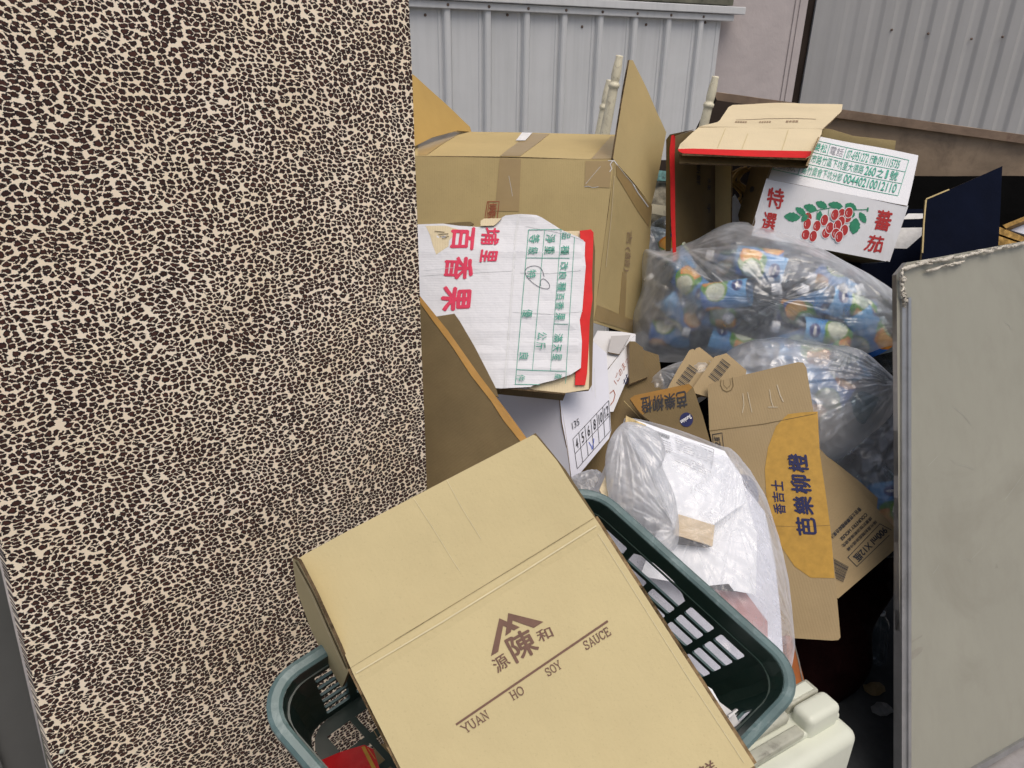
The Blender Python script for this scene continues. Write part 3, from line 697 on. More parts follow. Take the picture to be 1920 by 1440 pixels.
sheet('left_flap', lf, [(650, 60), (778, 142), (882, 238), (884, 247), (858, 245), (810, 258), (776, 275), (650, 290)], [surf('golden_kraft', (.50, .33, .10), .7, .08, 6, .15, 120, flute=.1), edge], bb, .005, .03)
# hidden panels
q = [fp.hit(640, 290), fp.hit(1113, 604), fp.hit(660, 640)]
dv = -fp.n*.38
for nm, a, b, in (('bottom_panel', fp.hit(660, 635), fp.hit(1110, 604)), ('left_panel', fp.hit(642, 295), fp.hit(660, 635))):
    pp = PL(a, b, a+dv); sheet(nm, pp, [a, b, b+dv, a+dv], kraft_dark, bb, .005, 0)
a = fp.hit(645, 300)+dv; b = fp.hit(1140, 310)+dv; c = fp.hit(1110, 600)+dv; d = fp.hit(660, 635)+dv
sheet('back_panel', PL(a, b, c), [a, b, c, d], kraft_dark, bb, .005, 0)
def tapest(pl, poly, parent=bb, mat=tape, off=.0012):
    pl2 = PL(pl.o+pl.n*off, pl.o+pl.n*off+pl.u, pl.o+pl.n*off+pl.v, disp=pl.disp); return sheet('tape_strip', pl2, poly, mat, parent, .0006, .03)
tapest(fp, [(937, 297), (977, 298), (973, 396), (928, 396)])
tapest(tp, [(938, 294), (975, 294), (1030, 251), (990, 250)])
tapest(tp, [(1108, 297), (1150, 297), (1152, 256), (1146, 255)])
tapest(tp, [(784, 290), (800, 290), (862, 248), (850, 246), (826, 246), (784, 272)])
tapest(fp, [(1098, 302), (1148, 302), (1143, 352), (1096, 350)])
tapest(rf, [(1156, 306), (1222, 388), (1216, 425), (1196, 395), (1157, 330)])
tapest(rf, [(1168, 510), (1176, 512), (1170, 615), (1158, 612)])
tapest(rf, [(1120, 572), (1196, 604), (1194, 625), (1115, 600)])
cleart = clear('clear_tape_film', white=.10, edgew=.3, rough=.12, folds=60, shade=.7)
Ink('sticker', tp, ink_white, bb, .003).poly([(967, 265), (985, 265), (998, 251), (979, 250)]).build()
st = Ink('seal_stamp', fp, ink_stamp, bb, .0016)
st.line([(914, 378), (936, 378), (932, 412), (909, 412), (914, 378)], 1.6).text('壽', [(918, 381), (932, 381), (929, 410), (914, 410)], .01).line([(917, 378), (913, 410)], 1.2).build()
s2 = Ink('stamped_writing', rf, ink_faint, bb, .002)
s2.text('吉(囍)', [(1186, 432), (1180, 512), (1168, 508), (1174, 432)], 0, wob=.04).build()
for pl_, cm, path, wd_ in ((fp, ink_white, [(1150, 300), (1144, 308), (1147, 316), (1143, 322)], 1.3), (fp, ink_pale, [(1096, 350), (1103, 349), (1112, 352), (1122, 350)], .8), (fp, ink_pale, [(1126, 312), (1112, 328), (1098, 345)], .6),
                   (fp, ink_white, [(1140, 301), (1152, 302), (1158, 310)], 1.4), (fp, ink_pale, [(954, 330), (958, 350), (961, 368)], .6), (rf, ink_pale, [(1186, 345), (1196, 362), (1206, 376), (1214, 388)], 1.8),
                   (rf, ink_pale, [(1158, 310), (1172, 328), (1190, 349)], .7), (rf, kraft_pale, [(1151, 330), (1143, 420), (1135, 500)], .8)):
    Ink('tape_crease', pl_, cm, bb, .0022).line(path, wd_).build()

# ================================================================== PALE CARTON WITH RED EDGES
pc = thing('red_edged_carton', 'opened pale cardboard carton with red taped edges, its lid folded flat on top', 'carton', P(1300, 490, 2.2))
wl = PL((1268, 250, 2.12), (1370, 300, 2.42), (1270, 488, 2.22), disp=warp(.004, 8, 6))
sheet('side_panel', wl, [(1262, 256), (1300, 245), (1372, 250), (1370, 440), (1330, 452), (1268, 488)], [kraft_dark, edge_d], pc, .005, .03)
wl2 = PL((1340, 300, 2.30), (1372, 300, 2.22), (1340, 440, 2.32))
sheet('inner_flap', wl2, [(1341, 298), (1371, 300), (1370, 425), (1341, 446)], [kraft, edge], pc, .005, .03)
we = PL((1248, 270, 2.13), (1262, 270, 2.10), (1248, 480, 2.20))
sheet('end_flap', we, [(1249, 262), (1256, 252), (1300, 243), (1258, 256), (1256, 470), (1248, 480)], [kraft_dark, edge_d], pc, .004, 0)
wr = PL((1258, 250, 2.09), (1270, 250, 2.09), (1262, 488, 2.16), disp=warp(.006, 9, 8))
sheet('red_tape_strip', wr, [(1259, 254), (1266, 252), (1266, 270), (1265, 300), (1266, 400), (1268, 486), (1262, 490), (1258, 400), (1256, 300), (1256, 280)], redtape, pc, .003, .02)
fl = PL((1275, 285, 2.02), (1520, 293, 1.99), (1310, 238, 2.22), disp=warp(.003, 10, 7))
sheet('lid_flap', fl, [(1271, 281), (1275, 270), (1310, 238), (1542, 242), (1540, 252), (1521, 292), (1512, 297), (1280, 288)], [kraft_pale, edge], pc, .005, .03)
Ink('red_tape_strip', fl, redtape, pc, .0012).poly([(1271, 280), (1300, 279.5), (1400, 282), (1521, 284), (1520, 291), (1511, 297), (1400, 294), (1280, 288), (1272, 284)]).build()
fl2 = PL((1310, 238, 2.22), (1542, 241, 2.20), (1370, 197, 2.52), disp=warp(.004, 11, 7))
sheet('lid_flap', fl2, [(1310, 238), (1345, 228), (1350, 224), (1366, 200), (1374, 196), (1480, 193), (1580, 196), (1578, 208), (1572, 214), (1543, 241)], [kraft_pale, edge], pc, .005, .03)
un = PL((1274, 292, 2.06), (1516, 300, 2.03), (1274, 306, 2.03))
sheet('lid_underside', un, [(1274, 288), (1518, 296), (1516, 311), (1514, 313), (1274, 305)], [kraft_dark, edge_d], pc, .004, 0)
sd_ = PL((1521, 294, 1.99), (1542, 243, 2.2), (1514, 312, 2.02))
sheet('lid_side', sd_, [(1521, 292), (1541, 246), (1544, 250), (1517, 311), (1513, 311)], [kraft_pale, edge], pc, .003, 0)
i1 = Ink('faint_printing', fl2, ink_faint, pc, .001)
i1.text('■■■■■', [(1379, 226), (1401, 226), (1400, 229.5), (1378, 229.5)]).text('●●●●●', [(1424, 226), (1446, 226), (1445, 229.5), (1423, 229.5)]).text('■●■■', [(1474, 226), (1497, 226), (1496, 229.5), (1473, 229.5)]).line([(1380, 223.5), (1440, 222), (1530, 223.5)], .6).build()
Ink('faint_printing', fl, ink_faint, pc, .001).text('新鮮水果批發', [(1334, 233), (1410, 233), (1409, 236.5), (1333, 236.5)]).build() if False else None
i2 = Ink('crease_lines', fl, kraft_yuan, pc, .001)
i2.line([(1360, 242), (1345, 278)], 1.2).line([(1402, 252), (1391, 280)], 1.2).line([(1478, 244), (1466, 282)], 1.2).build()
for ch, qd in (('新鮮', [(1312, 308), (1312, 348), (1305, 346), (1305, 308)]), ('水果', [(1331, 335), (1330, 357), (1324, 357), (1325, 334)]), ('字', [(1330, 382), (1330, 398), (1324, 400), (1324, 382)])):
    Ink('blurred_lettering', wl, ink_black, pc, .002).text(ch, qd, .012).build()
Ink('white_sticker', wl, ink_pale, pc, .003).poly([(1341, 322), (1347, 318), (1345, 352), (1340, 358)]).build()

# ================================================================== TOMATO CARTON
tm = thing('tomato_carton', 'white carton printed with red tomatoes and green leaves, tilted on the bag of bottles', 'carton', P(1540, 480, 2.12))
tf_ = para([(1437, 335), (1700, 385), (1665, 490), (1405, 440)], 2.08)
tpn = PL(tf_[0], tf_[1], tf_[3], disp=warp(.002, 12, 5))
sheet('front_panel', tpn, [(1437, 335), (1700, 385), (1697, 396), (1667, 488), (1660, 490), (1405, 441)], [whitecard, edge], tm, .005, .03)
tt = PL(tf_[0], tf_[1], P(1722, 292, 2.21), disp=warp(.003, 13, 6))
sheet('lid_flap', tt, [(1437, 335), (1466, 262), (1480, 246), (1540, 256), (1722, 291), (1721, 299), (1701, 386)], [whitecard, edge], tm, .005, .03)
ts = PL(tf_[0], tf_[3], P(1408, 300, 2.3), disp=warp(.002, 14, 5))
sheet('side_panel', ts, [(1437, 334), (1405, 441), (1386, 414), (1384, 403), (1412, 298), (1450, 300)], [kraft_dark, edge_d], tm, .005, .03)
Ink('hand_hole', ts, ink_black, tm, .001).ell(1410, 355, 4, 6, 20).build()
kb = PL((1540, 248, 2.24), (1680, 272, 2.22), (1540, 262, 2.25))
sheet('kraft_inner_flap', kb, [(1540, 240), (1560, 243), (1600, 255), (1680, 264), (1676, 290), (1540, 262)], [kraft, edge], tm, .004, 0)
dv = -tpn.n*.25
b0, b1, b2, b3 = tf_
sheet('bottom_panel', PL(b3, b2, b3+dv), [b3, b2, b2+dv*.9, b3+dv*.9], kraft_dark, tm, .005, 0)
sheet('right_panel', PL(b1, b2, b1+dv), [b1, b2, b2+dv*.9, b1+dv*.9], whitecard, tm, .005, 0)
# lettering in the table of the lid
def tq(x0, x1, r0, r1):
    """map along-row px x and row fraction to skewed quad on the lid"""
    def c(x, r): return (x+(-12*r if True else 0), 0)
    def g(x, r):
        # row lines run from y = y0 + .213*(x-1540); rows 0..3 spaced
        return (x-r*7.0, 263+.213*(x-1526)+r*22.3+.0*x)
    return [g(x0, r0), g(x1, r0), g(x1, r1), g(x0, r1)]
def gl(x, r): return tq(x, x, r, r)[0]
T = Ink('printed_table', tt, ink_green, tm, .0012)
for r in (0, 1, 2, 3): T.line([gl(1528 if r < 1.5 else 1462, r) if r != 2 else gl(1462+0, r), gl(1704, r)], 1.0)
T.line([gl(1704, 0), gl(1704, 3)], 1.0).line([gl(1557, 0), gl(1557, 1)], 1.0).line([gl(1588, 0), gl(1588, 1)], 1.0)
T.line([gl(1470, 2), gl(1470, 3)], 1.0).line([gl(1517, 2), gl(1517, 3)], 1.0)
T.build()
T = Ink('green_lettering', tt, ink_green, tm, .0014)
T.text('榮松', tq(1530, 1554, .15, .85), .01).text('07-6951272', tq(1592, 1632, .17, .85), .012).text('行動', tq(1635, 1648, .2, .85), .015).text('0911115735', tq(1650, 1690, .2, .85), .012)
T.text('雄市路竹區下坑里大德路', tq(1522, 1630, 1.15, 1.85), .0).text('260', tq(1633, 1652, 1.15, 1.85), .02).text('之', tq(1655, 1667, 1.18, 1.85), .015).text('1', tq(1671, 1675, 1.15, 1.85), .0).text('號', tq(1679, 1693, 1.12, 1.88), .012)
T.text('路竹農會下坑分部', tq(1522, 1596, 2.15, 2.85), .0).text('00440210012110', tq(1600, 1697, 2.15, 2.85), .014)
T.build()
Ink('outlined_lettering', tt, ink_grey, tm, .0014).text('電話', tq(1560, 1585, .15, .85)).build()
Ink('outlined_lettering', tt, ink_grey, tm, .0014).text('匯款', tq(1476, 1511, 2.15, 2.85)).build()
for ch, qd in (('特', [(1441, 350), (1472, 356), (1466, 393), (1436, 387)]), ('選', [(1433, 397), (1458, 402), (1450, 437), (1425, 431)]), ('蕃', [(1647, 392), (1675, 398), (1667, 435), (1636, 429)]), ('茄', [(1631, 439), (1659, 445), (1652, 475), (1619, 469)])):
    Ink('red_lettering', tpn, ink_dred, tm, .0012).text(ch, qd, .028, wob=.06).build()
# branch of tomatoes
LF = Ink('leaf_print', tpn, ink_leaf, tm, .0012)
LF.line([(1477, 404), (1500, 405), (1530, 395), (1560, 389), (1590, 394), (1627, 393)], 1.6).line([(1627, 389), (1626, 397)], 3)
def leaf(cx, cy, L, W, a):
    L *= 1.2; W *= 1.2
    pts = []; c, s_ = math.cos(math.radians(a)), math.sin(math.radians(a))
    K = 9
    for sd in (1, -1):
        rng = range(K+1) if sd > 0 else range(K-1, 0, -1)
        for k in rng:
            t = k/K; x = (t-.5)*L; y = sd*W/2*math.sin(math.pi*t)**.8*(1+.22*(k % 2))
            pts.append((cx+c*x-s_*y, cy+s_*x+c*y))
    LF.poly(pts)
for a in ((1485, 407, 26, 13, 5), (1501, 396, 20, 9, 35), (1519, 390, 22, 11, 18), (1540, 384, 20, 10, 25), (1566, 385, 24, 10, 10), (1595, 388, 20, 11, 25), (1536, 405, 16, 8, 100), (1602, 424, 26, 15, 100), (1617, 408, 20, 9, 60), (1508, 409, 14, 8, 130), (1597, 402, 12, 8, 100)): leaf(*a)
for x, y in ((1515, 410), (1530, 412), (1552, 405), (1570, 400), (1583, 402), (1545, 420)): LF.line([(x, y), (x+2, y-16)], 1)
LF.build()
F1 = Ink('tomato_print', tpn, ink_dred, tm, .0016); F2 = Ink('tomato_outline', tpn, ink_white, tm, .0016)
for i, (x, y) in enumerate(((1514, 408), (1513, 420), (1531, 424), (1510, 440), (1524, 443), (1545, 413), (1548, 437), (1555, 427), (1577, 402), (1588, 408), (1576, 416), (1569, 423), (1566, 438), (1582, 432), (1572, 444), (1590, 399), (1564, 403))):
    rx, ry = (6.8, 10.5) if i % 3 else (7.4, 9.6)
    F1.k = F2.k = 4*i; F2.off = .0012
    F2.ell(x, y, rx+1.1, ry+1.1, 15); F1.k += 2; F1.off = .0012; F1.ell(x, y, rx, ry, 15)
    F2.k = 4*i+3; F2.line([(x-3, y-3), (x-4, y+1), (x-3, y+4)], .7)
F2.build(); F1.build()

# ================================================================== BOTTLES
def bottle_at(p_cap, p_base, label, scale=1.0, spin=0, wrap=True, group='juice bottles inside the clear bags', cap=True):
    ax = (p_cap-p_base).normalized(); b = p_cap-ax*.272*scale; s = scale
    r = thing('juice_bottle', label, 'bottle', b, group)
    prof = [(0, .001), (0, .034), (.006, .039), (.05, .04), (.06, .038), (.19, .038), (.20, .040), (.215, .038), (.235, .026), (.245, .017), (.250, .0145), (.262, .0145)]
    lathe('bottle_body', b, ax, [(h*s, q*s) for h, q in prof], petclear, r, 18)
    if wrap: lathe('paper_label', b, ax, [(.062*s, .0392*s), (.188*s, .0392*s)], label_m, r, 20, uv=True, spin=spin)
    if cap: lathe('cap', b, ax, [(.250*s, .0165*s), (.268*s, .0165*s), (.272*s, .0145*s), (.272*s, .010*s), (.2715*s, .0001)], capw, r, 16)
    else: lathe('neck_ring', b, ax, [(.258*s, .0155*s), (.272*s, .0155*s), (.272*s, .012*s), (.258*s, .012*s)], capw, r, 16)
    return r
UB = PL((1200, 560, 2.32), (1680, 570, 2.05), (1440, 690, 2.2))
bl_ = 'empty plastic juice bottle with a blue fruit label lying in the clear bags'
blab = {0: 'open juice bottle with a bare white neck ring, far left of the upper bag', 1: 'juice bottle with its white cap facing out, lower middle of the upper bag',
 2: 'juice bottle whose white cap points left beside another cap, low centre of the upper bag', 3: 'juice bottle with the largest fruit label, across the front of the upper bag',
 4: 'juice bottle with a white cap in the dark lower left of the upper bag', 5: 'juice bottle with its cap near the top right folds of the upper bag',
 6: 'juice bottle slanting down to the right end of the upper bag', 7: 'juice bottle capped just under the tomato carton corner in the upper bag'}
spec = [  # cap px, base px, depth offsets from bag plane (+ toward camera), spin
 ((1224, 518), (1330, 640), .08, .02, 0), ((1380, 597), (1262, 500), .13, .05, 1), ((1450, 607), (1590, 628), .13, .07, 2),
 ((1470, 540), (1300, 560), .17, .13, .6), ((1287, 618), (1420, 660), .07, .05, 3), ((1530, 525), (1375, 486), .10, .10, 1.4),
 ((1500, 540), (1655, 600), .13, .03, 2.4), ((1572, 535), (1640, 640), .10, .07, .2), ((1330, 480), (1500, 500), .07, .05, 4),
 ((1250, 600), (1400, 590), .03, .02, 2.2), ((1660, 600), (1540, 660), .04, .02, 1.1), ((1620, 540), (1480, 590), .04, .03, 5), ((1350, 640), (1210, 620), .0, .0, 3.3), ((1600, 620), (1440, 580), -.02, -.02, .9),
 ((1310, 560), (1270, 480), .03, .0, 5.2), ((1480, 470), (1330, 500), -.03, -.02, 2.6), ((1650, 590), (1570, 540), -.03, -.04, 2.6)]
for i, (c_, b_, dc, db_, sp) in enumerate(spec):
    bottle_at(UB.at(*c_, dc), UB.at(*b_, db_), blab.get(i, bl_), spin=sp, cap=(i != 0))
bag('bottle_bag', UB, [(1186, 600), (1205, 540), (1205, 470), (1240, 470), (1300, 452), (1370, 418), (1440, 425), (1520, 455), (1585, 490), (1640, 520), (1690, 560), (1704, 620), (1690, 652), (1600, 670), (1500, 655), (1400, 662), (1290, 678), (1210, 668)],
    .235, .13, bagclear, None, pinch=((1297, 470, .02, .22), (1585, 500, .022, .25), (1470, 560, .012, .15), (1700, 600, .015, .2)), crumple=.012, cf=7, seed=1.3,
    loc=UB.hit(1440, 660), label='big clear plastic bag full of blue labelled juice bottles under the tomato carton', cat='plastic bag')
LB = PL((1360, 760, 2.10), (1680, 740, 1.98), (1500, 900, 1.98))
lbl = ['juice bottle with its cap at the left end of the milky bag', 'juice bottle across the front of the milky bag', 'juice bottle slanting down to the left inside the milky bag', 'juice bottle at the right end of the milky bag']
for i, (c_, b_, dc, db_, sp) in enumerate([((1400, 680), (1560, 700), .08, .08, 0), ((1450, 700), (1620, 790), .1, .1, 1), ((1600, 700), (1480, 820), .06, .07, 2), ((1660, 760), (1520, 740), .02, .02, 3.5), ((1560, 800), (1420, 700), .0, .0, 2), ((1640, 780), (1560, 660), .05, .03, .5), ((1440, 660), (1380, 760), .02, .0, 3), ((1380, 700), (1500, 650), .06, .03, 1.7)]):
    bottle_at(LB.at(*c_, dc), LB.at(*b_, db_), (lbl+['blue labelled juice bottle deep inside the milky bag, barely showing']*9)[i], spin=sp, group='juice bottles in the milky bag')
bag('bottle_bag', LB, [(1345, 690), (1375, 655), (1440, 640), (1500, 642), (1560, 655), (1620, 670), (1660, 700), (1690, 740), (1662, 790), (1625, 825), (1570, 865), (1500, 880), (1400, 860), (1330, 760)],
    .15, .12, bagmilky, None, pinch=((1678, 738, .03, .28), (1590, 668, .014, .15)), crumple=.014, cf=8, seed=2.9,
    loc=LB.hit(1500, 850), label='milky clear plastic bag of juice bottles behind the large orange printed carton', cat='plastic bag')
TB = PL((1560, 880, 2.02), (1690, 870, 1.98), (1600, 1000, 1.95))
tbl = iter(['upright juice bottle in the middle of the low bag', 'juice bottle at the left of the low bag, behind the carton edge', 'juice bottle at the right of the low bag, touching the whiteboard', 'juice bottle at the bottom of the low bag, lying across'])
for (c_, b_, dc, sp) in (((1640, 850), (1670, 960), -.02, 0), ((1570, 850), (1610, 950), -.03, 3), ((1690, 840), (1715, 960), -.02, 2), ((1600, 880), (1690, 960), -.08, 1.5)):
    bottle_at(TB.at(*c_, dc), TB.at(*b_, dc), next(tbl), spin=sp, group='juice bottles in the low bag')
bag('bottle_bag', TB, [(1540, 860), (1590, 800), (1660, 770), (1720, 800), (1740, 900), (1700, 990), (1640, 980), (1580, 930)],
    .09, .08, bagclear, None, pinch=((1690, 780, .01, .2),), crumple=.010, cf=9, seed=5.1, N=160, M=36,
    loc=TB.hit(1640, 960), label='clear bag of bottles wedged low beside the leaning whiteboard edge', cat='plastic bag')
SB = PL((1205, 720, 2.02), (1300, 700, 1.98), (1250, 770, 1.98))
bag('plastic_bag', SB, [(1200, 745), (1212, 715), (1245, 692), (1290, 676), (1340, 680), (1340, 730), (1280, 770), (1215, 770)],
    .05, .05, bagclear, None, pinch=((1240, 700, .012, .1),), crumple=.008, cf=14, seed=6.1, N=120, M=26,
    loc=SB.hit(1250, 750), label='small crumpled clear bag left of the two barcode flaps', cat='plastic bag')
SB2 = PL((1205, 470, 2.42), (1260, 470, 2.40), (1230, 560, 2.40))
bag('plastic_bag', SB2, [(1192, 430), (1225, 425), (1262, 440), (1275, 500), (1230, 540), (1190, 560)],
    .04, .04, bagmilky, None, crumple=.01, cf=14, seed=7.1, N=80, M=20,
    loc=SB2.hit(1230, 540), label='limp milky bag in the gap between the big brown box and the red edged carton', cat='plastic bag')
wp_ = PL((1370, 380, 2.36), (1400, 380, 2.36), (1380, 440, 2.33))
sheet('paper_scrap', wp_, [(1368, 375), (1378, 364), (1392, 390), (1388, 420), (1366, 420)], paper, None, .002, .02, loc=wp_.hit(1380, 400), label='white paper scrap stuck up between the pale carton and the tomato box', cat='paper')

# ================================================================== FLATTENED JUICE CARTONS
def carton(label, pl, outline, loc, mats=None, th=.006, sp=.03):
    r = thing('flattened_carton', label, 'flattened carton', pl.hit(*loc), 'flattened juice cartons')
    sheet('board_panel', pl, outline, mats or [kraft_juice, edge], r, th, sp); return r
# behind right
j2 = PL((1540, 860, 1.90), (1670, 990, 1.84), (1560, 1120, 1.79), disp=warp(.004, 21, 5))
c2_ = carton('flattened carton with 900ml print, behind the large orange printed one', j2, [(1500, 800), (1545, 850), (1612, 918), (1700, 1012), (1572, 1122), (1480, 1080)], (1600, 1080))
j2b = PL(j2.o-j2.n*.012, j2.o-j2.n*.012+j2.u, j2.o-j2.n*.012+j2.v)
sheet('board_panel', j2b, [(1520, 835), (1560, 862), (1612, 903), (1646, 934), (1640, 990), (1520, 990)], [kraft_juice, edge], c2_, .006, 0)
I = Ink('black_lettering', j2, ink_black, c2_, .0012)
def tdir(x, y, L, H, a):
    """quad: start corner (text baseline-left top), length L along angle a, glyph up is 90deg ccw of direction on screen"""
    c, s_ = math.cos(math.radians(a)), math.sin(math.radians(a)); ux, uy = c, s_; vx, vy = -s_, c
    return [(x, y), (x+ux*L, y+uy*L), (x+ux*L+vx*H, y+uy*L+vy*H), (x+vx*H, y+vy*H)]
I.text('900ml X12瓶', tdir(1667, 998, 80, 16, 135), .03)
I.line([(1672, 994), (1650, 982), (1590, 1045), (1607, 1062), (1668, 1003)], 1.2)
I.text('香吉士芭樂柳橙綜合果汁', tdir(1616, 956, 78, 8, 135), .03).text('COUNTRY HOUSE', tdir(1627, 966, 68, 6.5, 135), .03).text('請置於陰涼乾燥處避免', tdir(1636, 973, 76, 6.5, 135), .012).text('陽光直射開瓶後請冷藏', tdir(1645, 980, 76, 6.5, 135), .012)
for k in range(15):
    wd = [1, 2, 1, 3, 1, 1, 2, 1, 2, 1, 3, 1, 2, 1, 2][k]; I.line([(1560+k*.5, 1046+k*2.7), (1591-k*.7, 1063+k*2.0)], .4*wd+.3)
I.build()
# stack below left
j3 = PL((1400, 1050, 1.78), (1500, 1100, 1.76), (1430, 1150, 1.72))
c3_ = thing('flattened_carton', 'folded end of a flattened carton sticking out below the clear paper bag', 'flattened carton', j3.hit(1470, 1120), 'flattened juice cartons')
for k in range(4):
    o = j3.o-j3.n*(.012*k); pk = PL(o, o+j3.u, o+j3.v); dx = k*3
    sheet('board_layer', pk, [(1380+dx, 1000), (1430+dx, 1020), (1490+dx, 1088+k*5), (1505-dx, 1100+k*6), (1478-dx, 1138+k*2), (1400, 1160)], [kraft_juice, edge], c3_, .005, 0)
# main
j1 = PL((1320, 735, 1.86), (1510, 690, 1.80), (1440, 1180, 1.66), disp=warp(.004, 22, 4))
c1_ = carton('large flattened carton with an orange disc and navy lettering, upright in the pile', j1,
    [(1327, 722), (1340, 716), (1496, 679), (1506, 680), (1512, 690), (1525, 770), (1537, 850), (1548, 925), (1558, 1000), (1566, 1080), (1576, 1195), (1572, 1200), (1560, 1201), (1446, 1194), (1380, 1000), (1345, 880), (1330, 805)], (1500, 1190))
I = Ink('orange_disc', j1, ink_orange, c1_, .001)
I.poly([(1533, 772), (1537, 850), (1548, 925), (1558, 1000), (1565, 1084), (1520, 1083), (1490, 1062), (1465, 1025), (1447, 980), (1437, 930), (1434, 880), (1440, 840), (1455, 800), (1472, 782), (1478, 777), (1500, 774)]).build()
I = Ink('navy_lettering', j1, ink_navy, c1_, .0018)
I.text('香吉士', [(1448, 963), (1455, 899), (1470, 898), (1468, 962)], .02, 1.1) if False else None
# the words read upwards: each sign is turned a quarter to the left and stacked from the bottom
def up_text(I, body, xb, yb, xt, yt, wid, bold):
    n = len(body)
    for k, ch in enumerate(body):
        t0, t1 = k/n+.02, (k+1)/n-.02
        ax_, ay_ = xb+(xt-xb)*t0, yb+(yt-yb)*t0; bx_, by_ = xb+(xt-xb)*t1, yb+(yt-yb)*t1
        I.text(ch, [(ax_-wid/2, ay_), (bx_-wid/2, by_), (bx_+wid/2, by_+2), (ax_+wid/2, ay_+2)], bold)
up_text(I, '香吉士', 1463, 964, 1456, 899, 22, .02)
up_text(I, '芭樂柳橙', 1514, 1006, 1494, 848, 36, .03)
I.build()
I = Ink('navy_disc', j1, ink_navy, c1_, .001); I.ell(1396, 925, 26, 36, -15, 24).build()
I = Ink('box_lettering', j1, ink_black, c1_, .0012)
up_text(I, '12瓶', 1347, 846, 1344, 818, 11, .015); I.line([(1339, 852), (1336, 815), (1354, 812), (1358, 850)], 1.2).build()
I = Ink('crease_line', j1, kraft_dark, c1_, .0016)
I.line([(1331, 808), (1430, 796), (1530, 776)], 1.0).line([(1450, 986), (1500, 988), (1556, 985)], .6).line([(1352, 712), (1351, 722), (1355, 731), (1363, 735), (1371, 732), (1375, 724), (1373, 708)], 1.3).line([(1357, 712), (1357, 722), (1363, 729), (1370, 722), (1369, 710)], .6).build()
I = Ink('glue_residue', j1, surf('dull_glue', (.48, .41, .29), .4, .1, 40, 0), c1_, .0016)
I.line([(1393, 738), (1395, 760), (1392, 775)], 1.4).line([(1402, 736), (1406, 756), (1410, 774)], 1.2).line([(1443, 731), (1446, 752), (1450, 764)], 1.4).line([(1457, 722), (1463, 742), (1469, 754)], 1.8).line([(1440, 764), (1458, 764)], 1.4).build()
# two flaps with barcodes
for nm, pts, bar_c, ang, dd in (('narrow carton flap with a barcode, left one of the two above the large carton', [(1248, 735), (1272, 690), (1293, 656), (1300, 654), (1336, 682), (1330, 735), (1290, 750)], (1288, 706), -54, 1.92),
                          ('narrow carton flap with a barcode, right one touching the large carton corner', [(1294, 735), (1340, 668), (1350, 665), (1388, 697), (1380, 735), (1330, 745)], (1349, 695), -52, 1.90)):
    q_ = PL((pts[0][0], pts[0][1], dd-.02), (pts[0][0]+80, pts[0][1], dd-.02), (pts[0][0]+50, pts[0][1]-80, dd+.04), disp=warp(.003, 23, 8))
    r = carton(nm, q_, pts, (pts[0][0]+30, pts[0][1]))
    q2 = PL(q_.o-q_.n*.01, q_.o-q_.n*.01+q_.u, q_.o-q_.n*.01+q_.v); sheet('board_panel', q2, [(x+12, y-3) for x, y in pts], [kraft_juice, edge], r, .005, 0)
    I = Ink('barcode', q_, ink_black, r, .0012); c, s_ = math.cos(math.radians(ang)), math.sin(math.radians(ang))
    for k, wd in enumerate([1.3, .6, 1.8, .7, .6, 1.2, 2.0, .6, .9, 1.6, .6, .7, 1.9, .6, 1.1]):
        t = (k-7)*2.9; cx, cy = bar_c[0]+c*t, bar_c[1]+s_*t; I.line([(cx-s_*-10, cy-c*10+0), (cx+s_*-10*1.0, cy+c*10)], wd)
    I.build()
# small carton with upside-down words
j4 = PL((1185, 760, 1.86), (1305, 722, 1.88), (1320, 840, 1.72), disp=warp(.003, 25, 8))
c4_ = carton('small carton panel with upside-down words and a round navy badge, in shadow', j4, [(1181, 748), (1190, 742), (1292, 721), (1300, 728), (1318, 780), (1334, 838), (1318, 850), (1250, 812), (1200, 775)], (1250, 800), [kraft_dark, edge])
Ink('orange_band', j4, surf('dull_orange_print', (.26, .13, .02), .6, .15, 30, 0), c4_, .001).poly([(1181, 748), (1190, 742), (1292, 721), (1298, 728), (1280, 745), (1230, 750), (1205, 778), (1195, 768)]).build()
I = Ink('black_lettering', j4, ink_black, c4_, .0016)
for k, ch in enumerate('芭樂柳橙'):
    x = 1284-k*22; y = 750+k*3
    I.text(ch, [(x+5, y+13), (x+1-15, y+17), (x-17, y-12), (x+3, y-16)], .02)
I.build()
Ink('navy_badge', j4, ink_navy, c4_, .0016).ell(1287, 788, 12.5, 13.5, 0, 24).build()
Ink('badge_lettering', j4, ink_white, c4_, .0026).text('Sunkist', [(1297, 786), (1278, 797), (1275, 791), (1294, 779)], .02).build()
j5 = PL((1110, 760, 1.95), (1230, 700, 1.98), (1180, 930, 1.80), disp=warp(.003, 26, 6))
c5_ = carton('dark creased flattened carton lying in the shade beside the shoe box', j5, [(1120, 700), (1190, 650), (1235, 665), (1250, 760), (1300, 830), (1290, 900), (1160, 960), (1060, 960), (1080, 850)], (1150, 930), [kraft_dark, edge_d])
Ink('crease_line', j5, kraft, c5_, .001).line([(1170, 752), (1215, 800), (1240, 822)], 1.1).line([(1195, 755), (1232, 795), (1262, 822)], 1.1).build()
j6 = PL((1180, 620, 2.0), (1230, 640, 2.0), (1190, 720, 1.95))
sheet('wooden_block', j6, [(1190, 640), (1206, 652), (1208, 690), (1217, 692), (1216, 706), (1180, 720), (1180, 640)], [kraft_dark, wood], None, .04, 0, loc=j6.hit(1200, 710), label='splintered brown wooden block in the shade right of the white boxes', cat='wood block')

